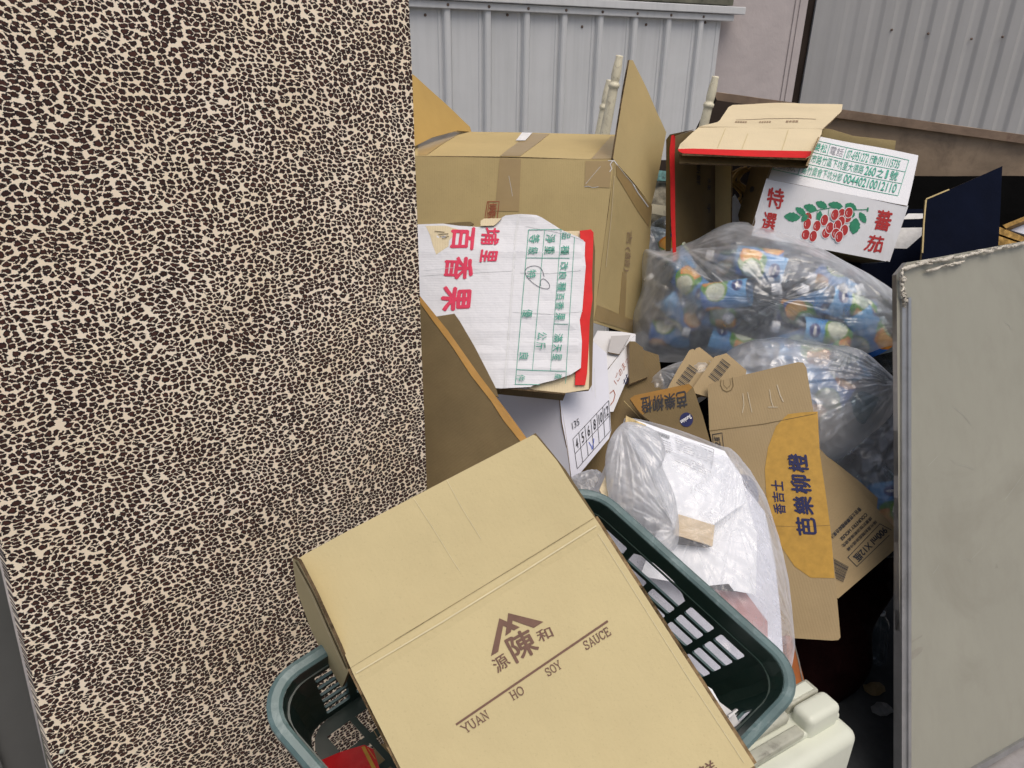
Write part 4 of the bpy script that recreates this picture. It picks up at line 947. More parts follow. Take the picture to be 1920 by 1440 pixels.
# ================================================================== WHITE BOXES
# white box with red writing (behind the shoe box)
wb2 = thing('white_carton', 'white carton with handwritten red and blue marks, squeezed behind the shoe box', 'carton', P(1170, 770, 1.85))
k1 = PL((1140, 700, 1.92), (1192, 628, 2.06), (1150, 770, 1.87), disp=warp(.002, 27, 6))
sheet('side_panel', k1, [(1136, 698), (1150, 680), (1192, 626), (1190, 690), (1180, 700), (1150, 772), (1141, 772)], [whitecard, edge], wb2, .004, .03)
k2 = PL((1136, 695, 1.92), (1192, 628, 2.06), (1130, 640, 2.02))
sheet('top_panel', k2, [(1135, 697), (1100, 660), (1120, 620), (1165, 622), (1192, 626)], [whitecard, edge], wb2, .004, 0)
k2b = PL(k2.o+k2.n*.012, k2.o+k2.n*.012+k2.u, k2.o+k2.n*.012+k2.v)
sheet('grey_flap', k2b, [(1140, 660), (1146, 630), (1182, 628), (1161, 664)], [surf('greyish_card', (.42, .41, .41), .6, .05, 6, .1), edge], wb2, .003, 0)
I = Ink('red_writing', k1, ink_stamp, wb2, .001); I.text('1ごのまっとに', [(1149, 712), (1186, 645), (1189, 656), (1156, 722)], .0, wob=.05).line([(1143, 738), (1150, 732), (1153, 740), (1150, 752), (1144, 760)], 1.4).build()
I = Ink('blue_writing', k1, ink_navy, wb2, .001); I.text('せえ', [(1166, 716), (1186, 677), (1189, 690), (1170, 727)], .01, wob=.05).build()

# shoe box with the size table
sb = thing('shoe_box', 'plain white shoe box with a size table and blue tick, under the passion fruit carton', 'shoe box', P(1060, 880, 1.65))
e1 = PL((1050, 740, 1.78), (1140, 650, 1.92), (1075, 895, 1.72), disp=warp(.0015, 31, 5))
sheet('end_panel', e1, [(1049, 738), (1052, 700), (1060, 640), (1108, 636), (1138, 662), (1146, 808), (1142, 822), (1080, 897), (1072, 896), (1064, 840), (1054, 790)], [whitebox, edge], sb, .004, .03)
e2 = PL((1049, 740, 1.782), (920, 740, 1.95), (1070, 895, 1.72), disp=warp(.0015, 32, 5))
sheet('side_panel', e2, [(1052, 715), (1050, 738), (1072, 897), (1062, 890), (1000, 850), (920, 800), (890, 718), (960, 712)], [whitebox, edge], sb, .004, .03)
I = Ink('end_crease', e1, ink_pale, sb, .001); I.line([(1106, 668), (1107, 700), (1110, 735)], 1.0).line([(1114, 690), (1116, 745)], .8).build()
Tb = Ink('size_table', e1, ink_black, sb, .0012)
def st_(u, v):  # u 0..6 columns, v 0..2 rows
    ax_ = 1074+(1141-1074)*(u/6.0); ay_ = 823+(751-823)*(u/6.0)
    bx_ = 1082+(1144-1082)*(u/6.0); by_ = 879+(808-879)*(u/6.0)
    t = v/2.0; return (ax_+(bx_-ax_)*t, ay_+(by_-ay_)*t)
for v in (0, 1, 2): Tb.line([st_(0, v), st_(6, v)], .9)
for u in range(7): Tb.line([st_(u, 0), st_(u, 2)], .9)
for u, d_ in enumerate(('4', '5', '6', '8', '10', '12')): 
    wd = .32 if len(d_) == 1 else .2
    Tb.text(d_, [st_(u+wd, .2), st_(u+1-wd, .2), st_(u+1-wd, .85), st_(u+wd, .85)], .012)
Tb.text('135', [(1071, 793), (1084, 784), (1086, 796), (1073, 806)], -.003)
Tb.build()
Ink('blue_tick', e1, ink_blue, sb, .0014).line([(1104, 829), (1108, 836), (1110, 843), (1113, 828), (1113, 822)], 1.2).build()

# passion fruit carton
pf = thing('passion_fruit_carton', 'torn white carton with crimson words and a green table, red tape on its right edge', 'carton', P(950, 730, 1.75))
def pfd(x, y): return .0035*noise.noise(Vector((x*6, y*6, 4)))+.0028*(1-abs(noise.noise(Vector((x*3, y*17, 9))))*2)**2*(.4+min(1, max(0, x*6)))
f1 = PL((785, 560, 1.74), (1100, 560, 1.76), (940, 730, 1.70), disp=pfd)
sheet('front_panel', f1, [(700, 420), (786, 421), (830, 420), (860, 424), (898, 426), (925, 415), (938, 410), (948, 404), (975, 402), (1005, 404), (1015, 408), (1052, 432), (1085, 446), (1097, 455), (1096, 480), (1098, 500), (1095, 540), (1092, 580), (1087, 600), (1091, 640), (1089, 690), (1070, 703), (1040, 713), (1000, 723), (995, 726), (940, 729), (925, 728), (790, 712), (700, 700)], [whitetorn, edge], pf, .0045, .018)
f2 = PL(f1.o-f1.n*.012, f1.o-f1.n*.012+f1.u, f1.o-f1.n*.012+f1.v, disp=warp(.003, 33, 8))
sheet('inner_panel', f2, [(1040, 434), (1095, 433), (1102, 440), (1105, 700), (1104, 730), (1060, 737), (1030, 738), (990, 728), (900, 640), (900, 450)], [kraft_pale, edge], pf, .004, .03)
f2r = PL(f1.o-f1.n*.005, f1.o-f1.n*.005+f1.u, f1.o-f1.n*.005+f1.v, disp=warp(.003, 34, 14))
sheet('red_tape_strip', f2r, [(1087, 433), (1108, 430), (1113, 436), (1112, 470), (1110, 520), (1111, 560), (1106, 600), (1104, 650), (1101, 700), (1097, 722), (1078, 722), (1080, 690), (1085, 600), (1091, 500)], redtape, pf, .003, .015)
f3 = PL(f1.o-f1.n*.02, f1.o-f1.n*.02+f1.u, f1.o-f1.n*.02+f1.v)
sheet('rear_panel', f3, [(1000, 440), (1112, 436), (1116, 470), (1110, 722), (1104, 732), (1050, 737), (960, 700)], [kraft_dark, edge_d], pf, .005, 0)
hs = f1.hit(800, 730); sheet('lower_panel', PL(f1.hit(940, 728), f1.hit(1040, 738), f1.hit(940, 728)-f1.n*.2-Vz*.02), [f1.hit(760, 720), f1.hit(1060, 738), f1.hit(1060, 738)-f1.n*.05, f1.hit(760, 720)-f1.n*.05], [kraft_dark, edge_d], pf, .004, 0)
def off(pl, d, disp=None): return PL(pl.o+pl.n*d, pl.o+pl.n*d+pl.u, pl.o+pl.n*d+pl.v, disp=disp or pl.disp)
sheet('torn_patch', off(f1, .0006), [(798, 424), (836, 424), (860, 431), (842, 452), (841, 463), (818, 478), (812, 462), (806, 440)], kraft_pale, pf, .0005, .02)
I = Ink('torn_flute', f1, edge_d, pf, .0026)
for a in (((815, 435), (834, 437)), ((822, 441), (841, 440)), ((825, 445), (842, 445)), ((829, 449), (838, 448))): I.line(list(a), 1.1)
I.build()
sheet('torn_flap', off(f1, .006), [(901, 414), (908, 410), (941, 409), (930, 420), (926, 423), (901, 424)], [kraft_pale, edge], pf, .004, 0)
sheet('torn_edge', off(f1, -.002), [(824, 421), (852, 418), (882, 416), (889, 420), (880, 426), (840, 427)], [kraft_dark, edge_d], pf, .004, 0)
I = Ink('crimson_lettering', f1, ink_red, pf, .0014)
def cw(I, ch, x0, y0, x1, y1, bold, wob=.05, sk=-4):   # sign turned a quarter clockwise in px box
    I.text(ch, [(x1, y0), (x1+sk, y1), (x0+sk, y1), (x0, y0)], bold, wob=wob)
cw(I, '百', 848, 428, 890, 470, .035); cw(I, '香', 836, 483, 889, 524, .03); cw(I, '果', 831, 538, 884, 583, .035)
cw(I, '埔', 905, 428, 938, 460, .028); cw(I, '里', 903, 470, 934, 492, .03)
I.build()
I = Ink('green_table', f1, ink_green, pf, .0014)
I.line([(991, 431), (966, 721)], 1.2).line([(1021, 432), (998, 696)], 1.0).line([(1052, 431), (1032, 695)], 1.0).line([(1077, 446), (1060, 720)], 1.0)
I.line([(991, 431), (1052, 432)], 1.2).line([(987, 484), (1068, 485)], 1.0).line([(968, 694), (1060, 697)], 1.2).line([(965, 721), (1012, 722)], 1.2).line([(1038, 608), (1064, 609)], 1)
for ch, a in (('品', (1054, 438, 1070, 449)), ('種', (1052, 461, 1068, 479)), ('淨', (1024, 440, 1042, 456)), ('重', (1022, 462, 1041, 478)), ('等', (993, 440, 1013, 456)), ('級', (991, 464, 1010, 478)),
              ('改', (1051, 492, 1066, 508)), ('良', (1048, 511, 1063, 526)), ('種', (1046, 531, 1062, 547)), ('百', (1044, 551, 1058, 564)), ('香', (1043, 567, 1058, 582)), ('果', (1041, 588, 1060, 602)),
              ('滿', (1039, 626, 1056, 642)), ('天', (1037, 647, 1053, 660)), ('星', (1037, 664, 1054, 676)), ('特', (989, 507, 1006, 523)), ('優', (980, 582, 999, 597)), ('良', (974, 662, 992, 676)),
              ('公', (1008, 624, 1026, 638)), ('斤', (1005, 643, 1024, 656)), ('件', (969, 704, 985, 716)), ('產', (1040, 702, 1054, 712))):
    cw(I, ch, *a, .008, .04, -2)
I.build()
I = Ink('pen_loop', f1, ink_pen, pf, .0018)
I.line([tuple(p) for p in curve([(1020, 520), (1015, 505), (1003, 499), (988, 503), (985, 514), (995, 528), (1012, 540), (1027, 543), (1030, 536), (1024, 527), (1017, 524), (1013, 530), (1014, 538)], 40)], .9).build()
I = Ink('crease_line', f1, ink_pale, pf, .001)
I.line([(972, 404), (966, 440), (962, 500), (955, 600), (945, 728)], 2.0).line([(975, 404), (969, 440), (965, 500), (958, 600), (949, 728)], .6).line([(790, 518), (880, 512), (960, 508)], .8).line([(975, 512), (1030, 514), (1088, 508)], .9).line([(962, 586), (1030, 590), (1092, 584)], 1.1).line([(960, 640), (1000, 643), (1085, 640)], .8).line([(792, 508), (850, 503), (900, 506)], .5).line([(985, 424), (1060, 440), (1094, 452)], .8).build()

# brown box flap leaning beside the leopard panel
bf = thing('cardboard_box', 'brown cardboard box half hidden by the leopard panel, its flap edged in orange', 'cardboard box', P(860, 900, 1.75))
g1 = PL((795, 570, 1.66), (985, 825, 1.60), (800, 915, 1.60), disp=warp(.008, 41, 5))
sheet('long_flap', g1, [(760, 520), (790, 558), (840, 620), (900, 705), (950, 770), (988, 822), (960, 900), (800, 990), (740, 980)], [kraft_dark, orange_edge], bf, .006, .025)
Ink('orange_edge_band', g1, orange_edge, bf, .002).poly([(760, 520), (790, 558), (840, 620), (900, 705), (950, 770), (988, 822), (980, 833), (944, 788), (921, 752), (884, 705), (848, 650), (813, 603), (786, 566), (760, 530)]).build()
g2 = PL((820, 590, 1.695), (930, 730, 1.66), (830, 720, 1.65))
sheet('short_flap', g2, [(815, 594), (852, 588), (862, 602), (890, 650), (930, 728), (935, 745), (900, 730), (830, 640)], [kraft_dark, edge_d], off(g2, 0) and bf, .004, 0)
a, b, c, d = g1.hit(760, 560), g1.hit(960, 890), g1.hit(800, 1000), g1.hit(740, 980)
sheet('inner_wall', PL(P(860, 760, 1.95), P(1000, 800, 1.9), P(860, 1000, 1.8)), [(780, 740), (960, 740), (1060, 900), (960, 1020), (780, 1020)], kraft_dark, bf, .005, 0)
sheet('box_floor', PL(P(800, 1000, 1.60), P(1050, 960, 1.7), P(900, 960, 1.8)), [P(800, 1000, 1.60), P(1050, 980, 1.65), P(1000, 930, 1.85), P(800, 930, 1.85)], kraft_dark, bf, .005, 0)

# ================================================================== PAPER-FILLED CLEAR BAG
pb = PL((1130, 950, 1.52), (1400, 880, 1.58), (1420, 1230, 1.44), disp=warp(.004, 51, 5))
pa = thing('paper_sheet', 'large printed white shipping sheet inside the clear bag of paper', 'paper', pb.hit(1300, 1000))
pp1_ = off(pb, .07, warp(.005, 52, 6))
sheet('sheet_body', pp1_, [(1176, 782), (1210, 793), (1300, 826), (1358, 846), (1392, 895), (1400, 940), (1300, 1010), (1262, 990), (1230, 900), (1180, 830)], paper, pa, .001, .02)
I = Ink('label_print', off(pp1_, 0), ink_black, pa, .0012)
for k in range(14): I.line([(1230+k*1.9, 808+k*.75), (1229+k*1.9, 815+k*.75)], [1.3, .7, 1.6, .9][k % 4])
def para_lines(I, x0, y0, x1, y1, n, dx, dy, w=.75):
    for k in range(n):
        t = 0
        while t < 1:
            l = random.uniform(.06, .2); a = t; b = min(1, t+l)
            I.line([(x0+dx*k+(x1-x0)*a, y0+dy*k+(y1-y0)*a), (x0+dx*k+(x1-x0)*b, y0+dy*k+(y1-y0)*b)], w); t = b+.03
para_lines(I, 1223, 818, 1258, 832, 5, .5, 4.6); para_lines(I, 1264, 822, 1335, 850, 6, .8, 4.5); para_lines(I, 1260, 850, 1320, 876, 4, 1, 5); para_lines(I, 1240, 846, 1250, 850, 1, 0, 0, 1.2)
I.line([(1336, 845), (1330, 888), (1324, 886)], .6).line([(1336, 845), (1310, 836)], .6); I.text('A1X', [(1247, 845), (1256, 848), (1255, 852), (1246, 849)])
I.build()
sheet('cork_edge', off(pp1_, .001), [(1174, 779), (1178, 781), (1212, 797), (1208, 801), (1190, 797), (1173, 792)], surf('straw_fibre', (.55, .42, .2), .8, .5, 80, .5), pa, .004, .01)
pa2 = sheet('paper_sheet', off(pb, .05, warp(.008, 53, 9)), [(1230, 1000), (1290, 940), (1390, 900), (1420, 1000), (1418, 1115), (1400, 1112), (1375, 1108), (1365, 1095), (1310, 1100), (1200, 1080)], paper, None, .001, .02, loc=pb.hit(1330, 1050), label='crumpled blank white paper in the lower half of the clear bag', cat='paper')
pa5 = sheet('paper_sheet', off(pb, .0, warp(.012, 57, 8)), [(1390, 900), (1432, 960), (1455, 1060), (1466, 1160), (1470, 1260), (1420, 1330), (1395, 1200), (1400, 1050)], surf('bluish_white_paper', (.66, .68, .76), .7, .04, 5, .2, 40, spec=.2), None, .001, .02, loc=pb.hit(1440, 1200), label='bluish white paper along the right side inside the clear bag', cat='paper')
pa4 = sheet('paper_sheet', off(pb, .01, warp(.008, 55, 7)), [(1120, 980), (1290, 1080), (1380, 1180), (1440, 1330), (1330, 1420), (1200, 1200), (1120, 1060)], surf('shaded_paper', (.5, .51, .58), .7, .1, 9, .3, 40, spec=.2), None, .001, .03, loc=pb.hit(1330, 1250), label='pale sheets of paper seen through the basket slots', cat='paper')
tx = thing('tan_notebook', 'small tan and black block of card inside the clear bag', 'notebook', pb.hit(1300, 1010))
tq_ = off(pb, .075)
sheet('cover', tq_, [(1272, 964), (1340, 985), (1336, 1024), (1264, 1002)], tanpaper, tx, .01, 0)
sheet('black_spine', off(pb, .07), [(1266, 1000), (1337, 1022), (1330, 1026), (1262, 1018)], ink_black, tx, .01, 0)
rw = sheet('red_wrapper', off(pb, .02, warp(.006, 56, 8)), [(1340, 1105), (1400, 1112), (1440, 1165), (1440, 1230), (1400, 1220), (1360, 1150)], pinkred, None, .001, .03, loc=pb.hit(1400, 1200), label='pinkish red wrapper at the bottom of the clear paper bag', cat='wrapper')
bag('plastic_bag', pb, [(1120, 905), (1165, 800), (1180, 786), (1260, 806), (1340, 836), (1372, 850), (1420, 920), (1450, 1000), (1470, 1080), (1480, 1160), (1482, 1240), (1450, 1340), (1380, 1400), (1300, 1330), (1220, 1190), (1130, 1060), (1085, 960)],
    .115, .08, clear('clear_paper_bag_film', mn=.55, white=.22, edgew=.65, rough=.3, folds=4, milk=(.93, .95, 1.0), shade=.22, bs=.3), None, pinch=((1340, 985, .015, .14), (1345, 880, .018, .16), (1480, 1200, .016, .2), (1262, 1020, .012, .12)), crumple=.009, cf=8, seed=8.2,
    loc=pb.hit(1330, 1300), label='clear plastic bag stuffed with white paper, leaning behind the green basket', cat='plastic bag')
wbq = off(pb, .11)
bag('plastic_bag', wbq, [(1136, 900), (1138, 840), (1158, 802), (1182, 792), (1230, 812), (1245, 850), (1238, 880), (1262, 930), (1272, 990), (1265, 1030), (1230, 1030), (1190, 985), (1150, 950)],
    .05, .02, bagwhite, None, pinch=((1160, 800, .022, .2), (1262, 1000, .016, .16)), crumple=.008, cf=9, seed=9.7, N=240, M=56,
    loc=wbq.hit(1190, 990), label='crumpled greyish white thin bag draped over the left of the paper bag', cat='plastic bag')
sq = PL((1070, 920, 1.62), (1150, 880, 1.65), (1120, 990, 1.55))
bag('plastic_bag', sq, [(1066, 905), (1100, 885), (1130, 892), (1150, 930), (1130, 980), (1085, 950)],
    .03, .03, bagwhite, None, crumple=.012, cf=18, seed=3.7, N=120, M=26,
    loc=sq.hit(1100, 950), label='small white bag tuck peeping under the shoe box corner', cat='plastic bag')
bk = sheet('tan_scrap', off(pb, .10), [(1124, 918), (1138, 886), (1150, 900), (1143, 930), (1130, 930)], surf('speckled_straw_card', (.62, .52, .34), .8, .4, 60, .4), None, .004, 0, loc=pb.hit(1135, 925), label='small speckled straw coloured scrap at the basket corner', cat='scrap')

# ================================================================== GREEN BASKET
A_, B_, C_, D_ = para([(453, 1303), (1100, 891), (1527, 1274), (951, 1885)], 1.0)
e1v = (B_-A_); L1 = e1v.length; e1v = e1v/L1; e2v = (D_-A_); L2 = e2v.length; e2v = e2v/L2
O_ = (A_+B_+C_+D_)/4; bn = e1v.cross(e2v).normalized()
if (O_-Vector((0, 0, CAMH))).dot(bn) < 0: bn = -bn     # bn points away from the camera, into the basket
bs = thing('green_basket', 'dark green plastic crate basket with a weathered teal rim and rectangular slots', 'basket', O_+bn*.26)
def rr(L1_, L2_, r, n=8):
    pts = []
    for (cx, cy, a0) in ((L1_/2-r, -L2_/2+r, -90), (L1_/2-r, L2_/2-r, 0), (-L1_/2+r, L2_/2-r, 90), (-L1_/2+r, -L2_/2+r, 180)):
        for k in range(n+1):
            a = math.radians(a0+90*k/n); pts.append((cx+r*math.cos(a), cy+r*math.sin(a)))
    return pts
RW = .0175
def b3(x, y, t): return O_+e1v*x+e2v*y+bn*t
# rim: swept profile (offset outward, depth)
profr = [(-.0, .004), (.0, .0), (.004, -.003), (RW-.005, -.003), (RW, .001), (RW, .016), (RW-.003, .016), (RW-.004, .005), (.004, .006)]
nR = None; V = []; Fc = []
i1_, i2_ = L1-2*RW, L2-2*RW
for (o, t) in profr:
    ring = rr(i1_+2*o, i2_+2*o, .050+o); nR = len(ring); V += [b3(x, y, t) for x, y in ring]
m = len(profr)
for j in range(m):
    for i in range(nR): Fc.append([j*nR+i, j*nR+(i+1) % nR, ((j+1) % m)*nR+(i+1) % nR, ((j+1) % m)*nR+i])
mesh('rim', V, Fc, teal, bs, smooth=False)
# wall, unrolled: s along the perimeter, t in depth
HB = .25; ring = rr(i1_, i2_, .050, 8); nr = len(ring)
cum = [0]
for i in range(nr): cum.append(cum[-1]+(Vector(ring[(i+1) % nr])-Vector(ring[i])).length)
PER = cum[-1]
def wallpt(s, t, o=0):
    s = s % PER; i = max(0, min(nr-1, next((k for k in range(nr) if cum[k+1] >= s), nr-1)))
    f = (s-cum[i])/max(1e-9, cum[i+1]-cum[i]); ins = -t*.12+o
    rg = wallpt.c.get(round(ins, 5))
    if rg is None:
        rg = rr(i1_+2*ins, i2_+2*ins, .050+ins*.5); wallpt.c[round(ins, 5)] = rg
    a = Vector(rg[i]); b = Vector(rg[(i+1) % nr]); q = a.lerp(b, f); return b3(q.x, q.y, t)
wallpt.c = {}
# straight spans (in s): ring index 8->9 is side +x (BC), 17->18 side +y (CD), 26->27 side -x (AD), 35->0 side -y (AB)
spans = [(cum[8], cum[9]), (cum[17], cum[18]), (cum[26], cum[27]), (cum[35], cum[36])]
holes = []
for k, (a, b) in enumerate(spans):
    Ls = b-a; nc = max(1, round((Ls-.02)/.0555)); pt_ = (Ls-.012)/nc
    for c in range(nc):
        for r_ in range(6):
            t0 = .046+r_*.0315; t1 = t0+.0245
            x0 = a+.006+c*pt_+.0065; x1 = x0+pt_-.013
            if k == 0 and r_ == 0 and c in (nc//2-1, nc//2):
                if c == nc//2-1:
                    x1 += pt_; hp = [(x0, t1), (x0, t0-.002), (x0+.010, t0-.010)]+[(x0+(x1-x0)*q_, t0-.014-.004*math.sin(math.pi*q_)) for q_ in (.3, .5, .7)]+[(x1-.010, t0-.008), (x1, t0), (x1, t1)]
                    holes.append([Vector(p) for p in hp])
                continue
            e_ = .0025
            holes.append([Vector(p) for p in ((x0+e_, t0), (x1-e_, t0), (x1, t0+e_), (x1, t1-e_), (x1-e_, t1), (x0+e_, t1), (x0, t1-e_), (x0, t0+e_))])
outl = subdiv([Vector((0, .002)), Vector((PER-.0001, .002)), Vector((PER-.0001, HB)), Vector((0, HB))], .012)
v2, tris = cdt(outl, holes, .024)
V, Fc, fm, uv = solid2d(v2, tris, lambda p: wallpt(p.x, p.y, 0), lambda p: wallpt(p.x, p.y, .004))
mesh('slotted_wall', V, Fc, [dgreen, surf('lit_slot_edge', (.06, .11, .11), .45, .1, 20, .1), dgreen], bs, fm=fm)  # slot edges get a paler green, as if catching the light
# ledge ribs under the rim and the base
for t_ in (.030,):
    V = []; Fc = []
    for (o, dt) in ((0, 0), (-.002, 0), (-.002, .003), (0, .003)):
        ins = -(t_+dt)*.12+o; rg = rr(i1_+2*ins, i2_+2*ins, .050); V += [b3(x, y, t_+dt) for x, y in rg]
    for j in range(4):
        for i in range(nr): Fc.append([j*nr+i, j*nr+(i+1) % nr, ((j+1) % 4)*nr+(i+1) % nr, ((j+1) % 4)*nr+i])
    mesh('inner_ridge', V, Fc, dgreen, bs)
bp = PL(b3(0, 0, HB), b3(1, 0, HB), b3(0, 1, HB))
rg = rr(i1_-2*HB*.12, i2_-2*HB*.12, .045, 4)
hb_ = []
for i in range(-4, 5):
    for j in range(-3, 4):
        if abs(i) <= 4 and abs(j) <= 3:
            x, y = i*.05, j*.046; hb_.append([b3(x-.020, y-.017, HB), b3(x+.020, y-.017, HB), b3(x+.020, y+.017, HB), b3(x-.020, y+.017, HB)])
sheet('slotted_base', bp, [b3(x, y, HB) for x, y in rg], dgreen, bs, .004, 0, holes=hb_)

sp_ = thing('cardboard_box', 'plain brown box standing under the green basket, mostly hidden', 'cardboard box', (.0, .80, .0))
boxmesh('box_body', Vector((-.20, .60, .006)), Vector((.42, .06, 0)), Vector((-.04, .34, 0)), Vector((0, 0, .43)), kraft_dark, sp_, .004)
boxmesh('tape_strip', Vector((-.008, .625, .4365)), Vector((.05, .007, 0)), Vector((-.038, .325, 0)), Vector((0, 0, .001)), tape, sp_, 0)
# things in the basket
rp = thing('red_packet', 'shiny red packet with yellow printing lying in the basket at the bottom edge', 'packet', b3(-.15, .1, .12))
rq = PL((600, 1440, 1.02), (700, 1400, 1.04), (640, 1500, .98), disp=warp(.004, 61, 14))
sheet('packet_body', rq, [(585, 1432), (640, 1410), (683, 1397), (700, 1405), (715, 1450), (720, 1520), (600, 1560)], redfoil, rp, .02, .02)
Ink('yellow_printing', rq, surf('yellow_print', (.45, .25, .03), .5, .3, 40, 0), rp, .001).poly([(678, 1402), (684, 1400), (705, 1440), (700, 1446)]).line([(690, 1404), (704, 1424)], 1.2).build()
fo = thing('white_foam_piece', 'white foam tray piece wedged in the right end of the basket', 'foam piece', P(1380, 1350, 1.13))
fq = PL((1350, 1330, 1.10), (1400, 1330, 1.10), (1370, 1390, 1.06))
sheet('foam_face', fq, [(1320, 1310), (1345, 1313), (1378, 1338), (1392, 1370), (1398, 1374), (1380, 1400), (1330, 1380)], surf('white_foam', (.62, .62, .62), .7, .05, 20, .3), fo, .012, 0)
fq2 = PL((1350, 1330, 1.075), (1385, 1330, 1.075), (1370, 1350, 1.07))
sheet('foam_lip', fq2, [(1366, 1342), (1382, 1329), (1384, 1332), (1368, 1346)], surf('white_foam_lip', (.7, .7, .7), .7, .05, 20, .3), fo, .01, 0)
fq3 = PL((1330, 1290, 1.13), (1370, 1300, 1.13), (1340, 1340, 1.10))
sheet('foam_side', fq3, [(1300, 1270), (1335, 1292), (1350, 1318), (1345, 1345), (1310, 1330)], paper, fo, .004, 0)

# ================================================================== SOY SAUCE BOX
yx = thing('soy_sauce_box', 'light brown soy sauce carton with a mountain logo, tilted in the green basket in front', 'cardboard box', P(1000, 1400, .95))
YP = para([(657, 1252), (1115, 970), (1415, 1435), (922, 1780)], .85)
P0, P1, P2, P3 = YP
def ydisp(x, y):   # soft bead just below the fold
    return .0014*noise.noise(Vector((x*4.5, y*4.5, 2)))*1.8+.0020*math.exp(-((abs(y)-.011)/.004)**2)-.0010*math.exp(-(abs(y)/.003)**2)
yp = PL(P0, P1, P3, disp=ydisp)
sheet('front_panel', yp, [P0, P1, P2, P3], [kraft_yuan, edge], yx, .0045, .0065)
FQ = para([(562, 1045), (1003, 815), (1115, 970), (657, 1252)], .9)
yf = PL(P0, P1, P(1003, 815, .945), disp=lambda x, y: .0022*noise.noise(Vector((x*8, y*8, 5)))*min(1, abs(y)/.03))
sheet('top_flap', yf, [(657, 1252), (1115, 970), (1104, 955), (1070, 905), (1045, 865), (1006, 818), (1000, 815), (840, 898), (640, 1002), (570, 1040), (562, 1046), (575, 1072), (610, 1140)], [kraft_yuan, edge], yx, .0045, .02)
# second layer behind the right edge of the flap
yf2 = off(yf, -.009); sheet('inner_flap', yf2, [(700, 1200), (1118, 972), (1112, 960), (1060, 880), (1013, 822), (1004, 812), (800, 930)], [kraft_dark, edge_d], yx, .004, .03)
yn = -yp.n; DP = .20
# left side
sv = (P0-P3).normalized()
Lq = [P0, P3, P3+yn*DP, P0+yn*DP]
ls = PL(P0, P3, P0+yn); sheet('left_panel', ls, [P0+yn*.004, P3+yn*.004, P3+yn*DP, P0+yn*DP], [kraft_yuan, edge], yx, .0045, .03)
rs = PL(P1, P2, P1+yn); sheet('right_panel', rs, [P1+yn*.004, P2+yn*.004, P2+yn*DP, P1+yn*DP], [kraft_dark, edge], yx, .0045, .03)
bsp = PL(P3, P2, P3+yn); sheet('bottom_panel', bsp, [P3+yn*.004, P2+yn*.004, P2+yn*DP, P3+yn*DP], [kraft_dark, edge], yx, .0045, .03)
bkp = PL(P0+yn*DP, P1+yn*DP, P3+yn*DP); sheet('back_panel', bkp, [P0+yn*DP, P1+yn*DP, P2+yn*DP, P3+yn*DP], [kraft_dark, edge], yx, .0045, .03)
# left flap, folded up next to the front one
lfp = PL(P(655, 1255, .878), P(552, 1046, .875), P(612, 1238, .98), disp=warp(.002, 71, 10))
sheet('left_flap', lfp, [(655, 1256), (636, 1210), (600, 1135), (590, 1112), (560, 1052), (549, 1046), (551, 1070), (556, 1105), (584, 1180), (610, 1235), (624, 1262), (640, 1290)], [kraft_yuan, edge_d], yx, .004, .02)
Ink('crushed_edge', lfp, edge_d, yx, .001).line([(556, 1052), (588, 1112), (612, 1165), (636, 1215), (652, 1252)], 1.6).build()
Ink('pale_edge', lfp, kraft_pale, yx, .002).line([(553, 1050), (585, 1111), (607, 1160), (632, 1213), (650, 1252)], .9).build()
def yz(x, y): return (820+x/4.8, 1080+y/4.8)
LG = Ink('mountain_logo', yp, ink_brown, yx, .0008)
LG.poly([yz(*p) for p in ((483, 720), (558, 380), (742, 460), (690, 490), (592, 448), (548, 682))]).poly([yz(*p) for p in ((612, 538), (638, 333), (955, 412), (868, 467), (678, 400), (662, 505))]).build()
def yq(cx, cy, w_, h_):
    ux, uy = .845*w_/2, -.535*w_/2; vx, vy = .47*h_/2, .883*h_/2
    return [yz(cx-ux-vx, cy-uy-vy), yz(cx+ux-vx, cy+uy-vy), yz(cx+ux+vx, cy+uy+vy), yz(cx-ux+vx, cy-uy+vy)]
for ch, qd, bo in (('陳', ((600, 572), (812, 458), (925, 665), (715, 785)), .022), ('源', ((480, 762), (592, 690), (668, 790), (545, 880)), .01), ('和', ((880, 502), (1008, 450), (1052, 545), (925, 602)), .012)):
    Ink('lettering', yp, ink_brown, yx, .0008).text(ch, [yz(*p) for p in qd], bo).build()
Ink('underline', yp, ink_brown, yx, .0008).line([yz(168, 1338), yz(1535, 405)], 4.2).build()
for wd_, qd in (('YUAN', ((206, 1352), (438, 1203), (475, 1272), (258, 1416))), ('HO', ((642, 1052), (756, 985), (790, 1052), (682, 1120))), ('SOY', ((958, 846), (1088, 757), (1128, 822), (998, 905))), ('SAUCE', ((1303, 600), (1533, 456), (1570, 520), (1340, 668)))):
    Ink('lettering', yp, ink_brown, yx, .0008).serif(wd_, [yz(*p) for p in qd], .145).build()
Ink('lettering', yp, ink_brown, yx, .0008).text('鮮', [(1306, 1440), (1334, 1424), (1348, 1446), (1320, 1462)], .012).build()
I = Ink('fold_crease', yf, kraft_dark, yx, .0009); I.line([(740, 1200), (900, 1103), (1020, 1030), (1112, 972)], .55).build()
imp = surf('pale_board_crease', (.60, .525, .32), .6, .1, 30, .1)
for path in ([(776, 934), (812, 990), (850, 1052), (862, 1070)], [(838, 900), (862, 945), (880, 975), (902, 1010)]): Ink('tape_impression', yf, imp, yx, .0008).line(path, 1.1).build()
for path, wd_ in (([(668, 1262), (830, 1166), (980, 1073), (1118, 986)], 3.0), ([(1121, 1000), (1190, 1110), (1290, 1270), (1395, 1430)], 1.2)): Ink('pressed_crease', yp, imp, yx, .0008).line(path, wd_).build()
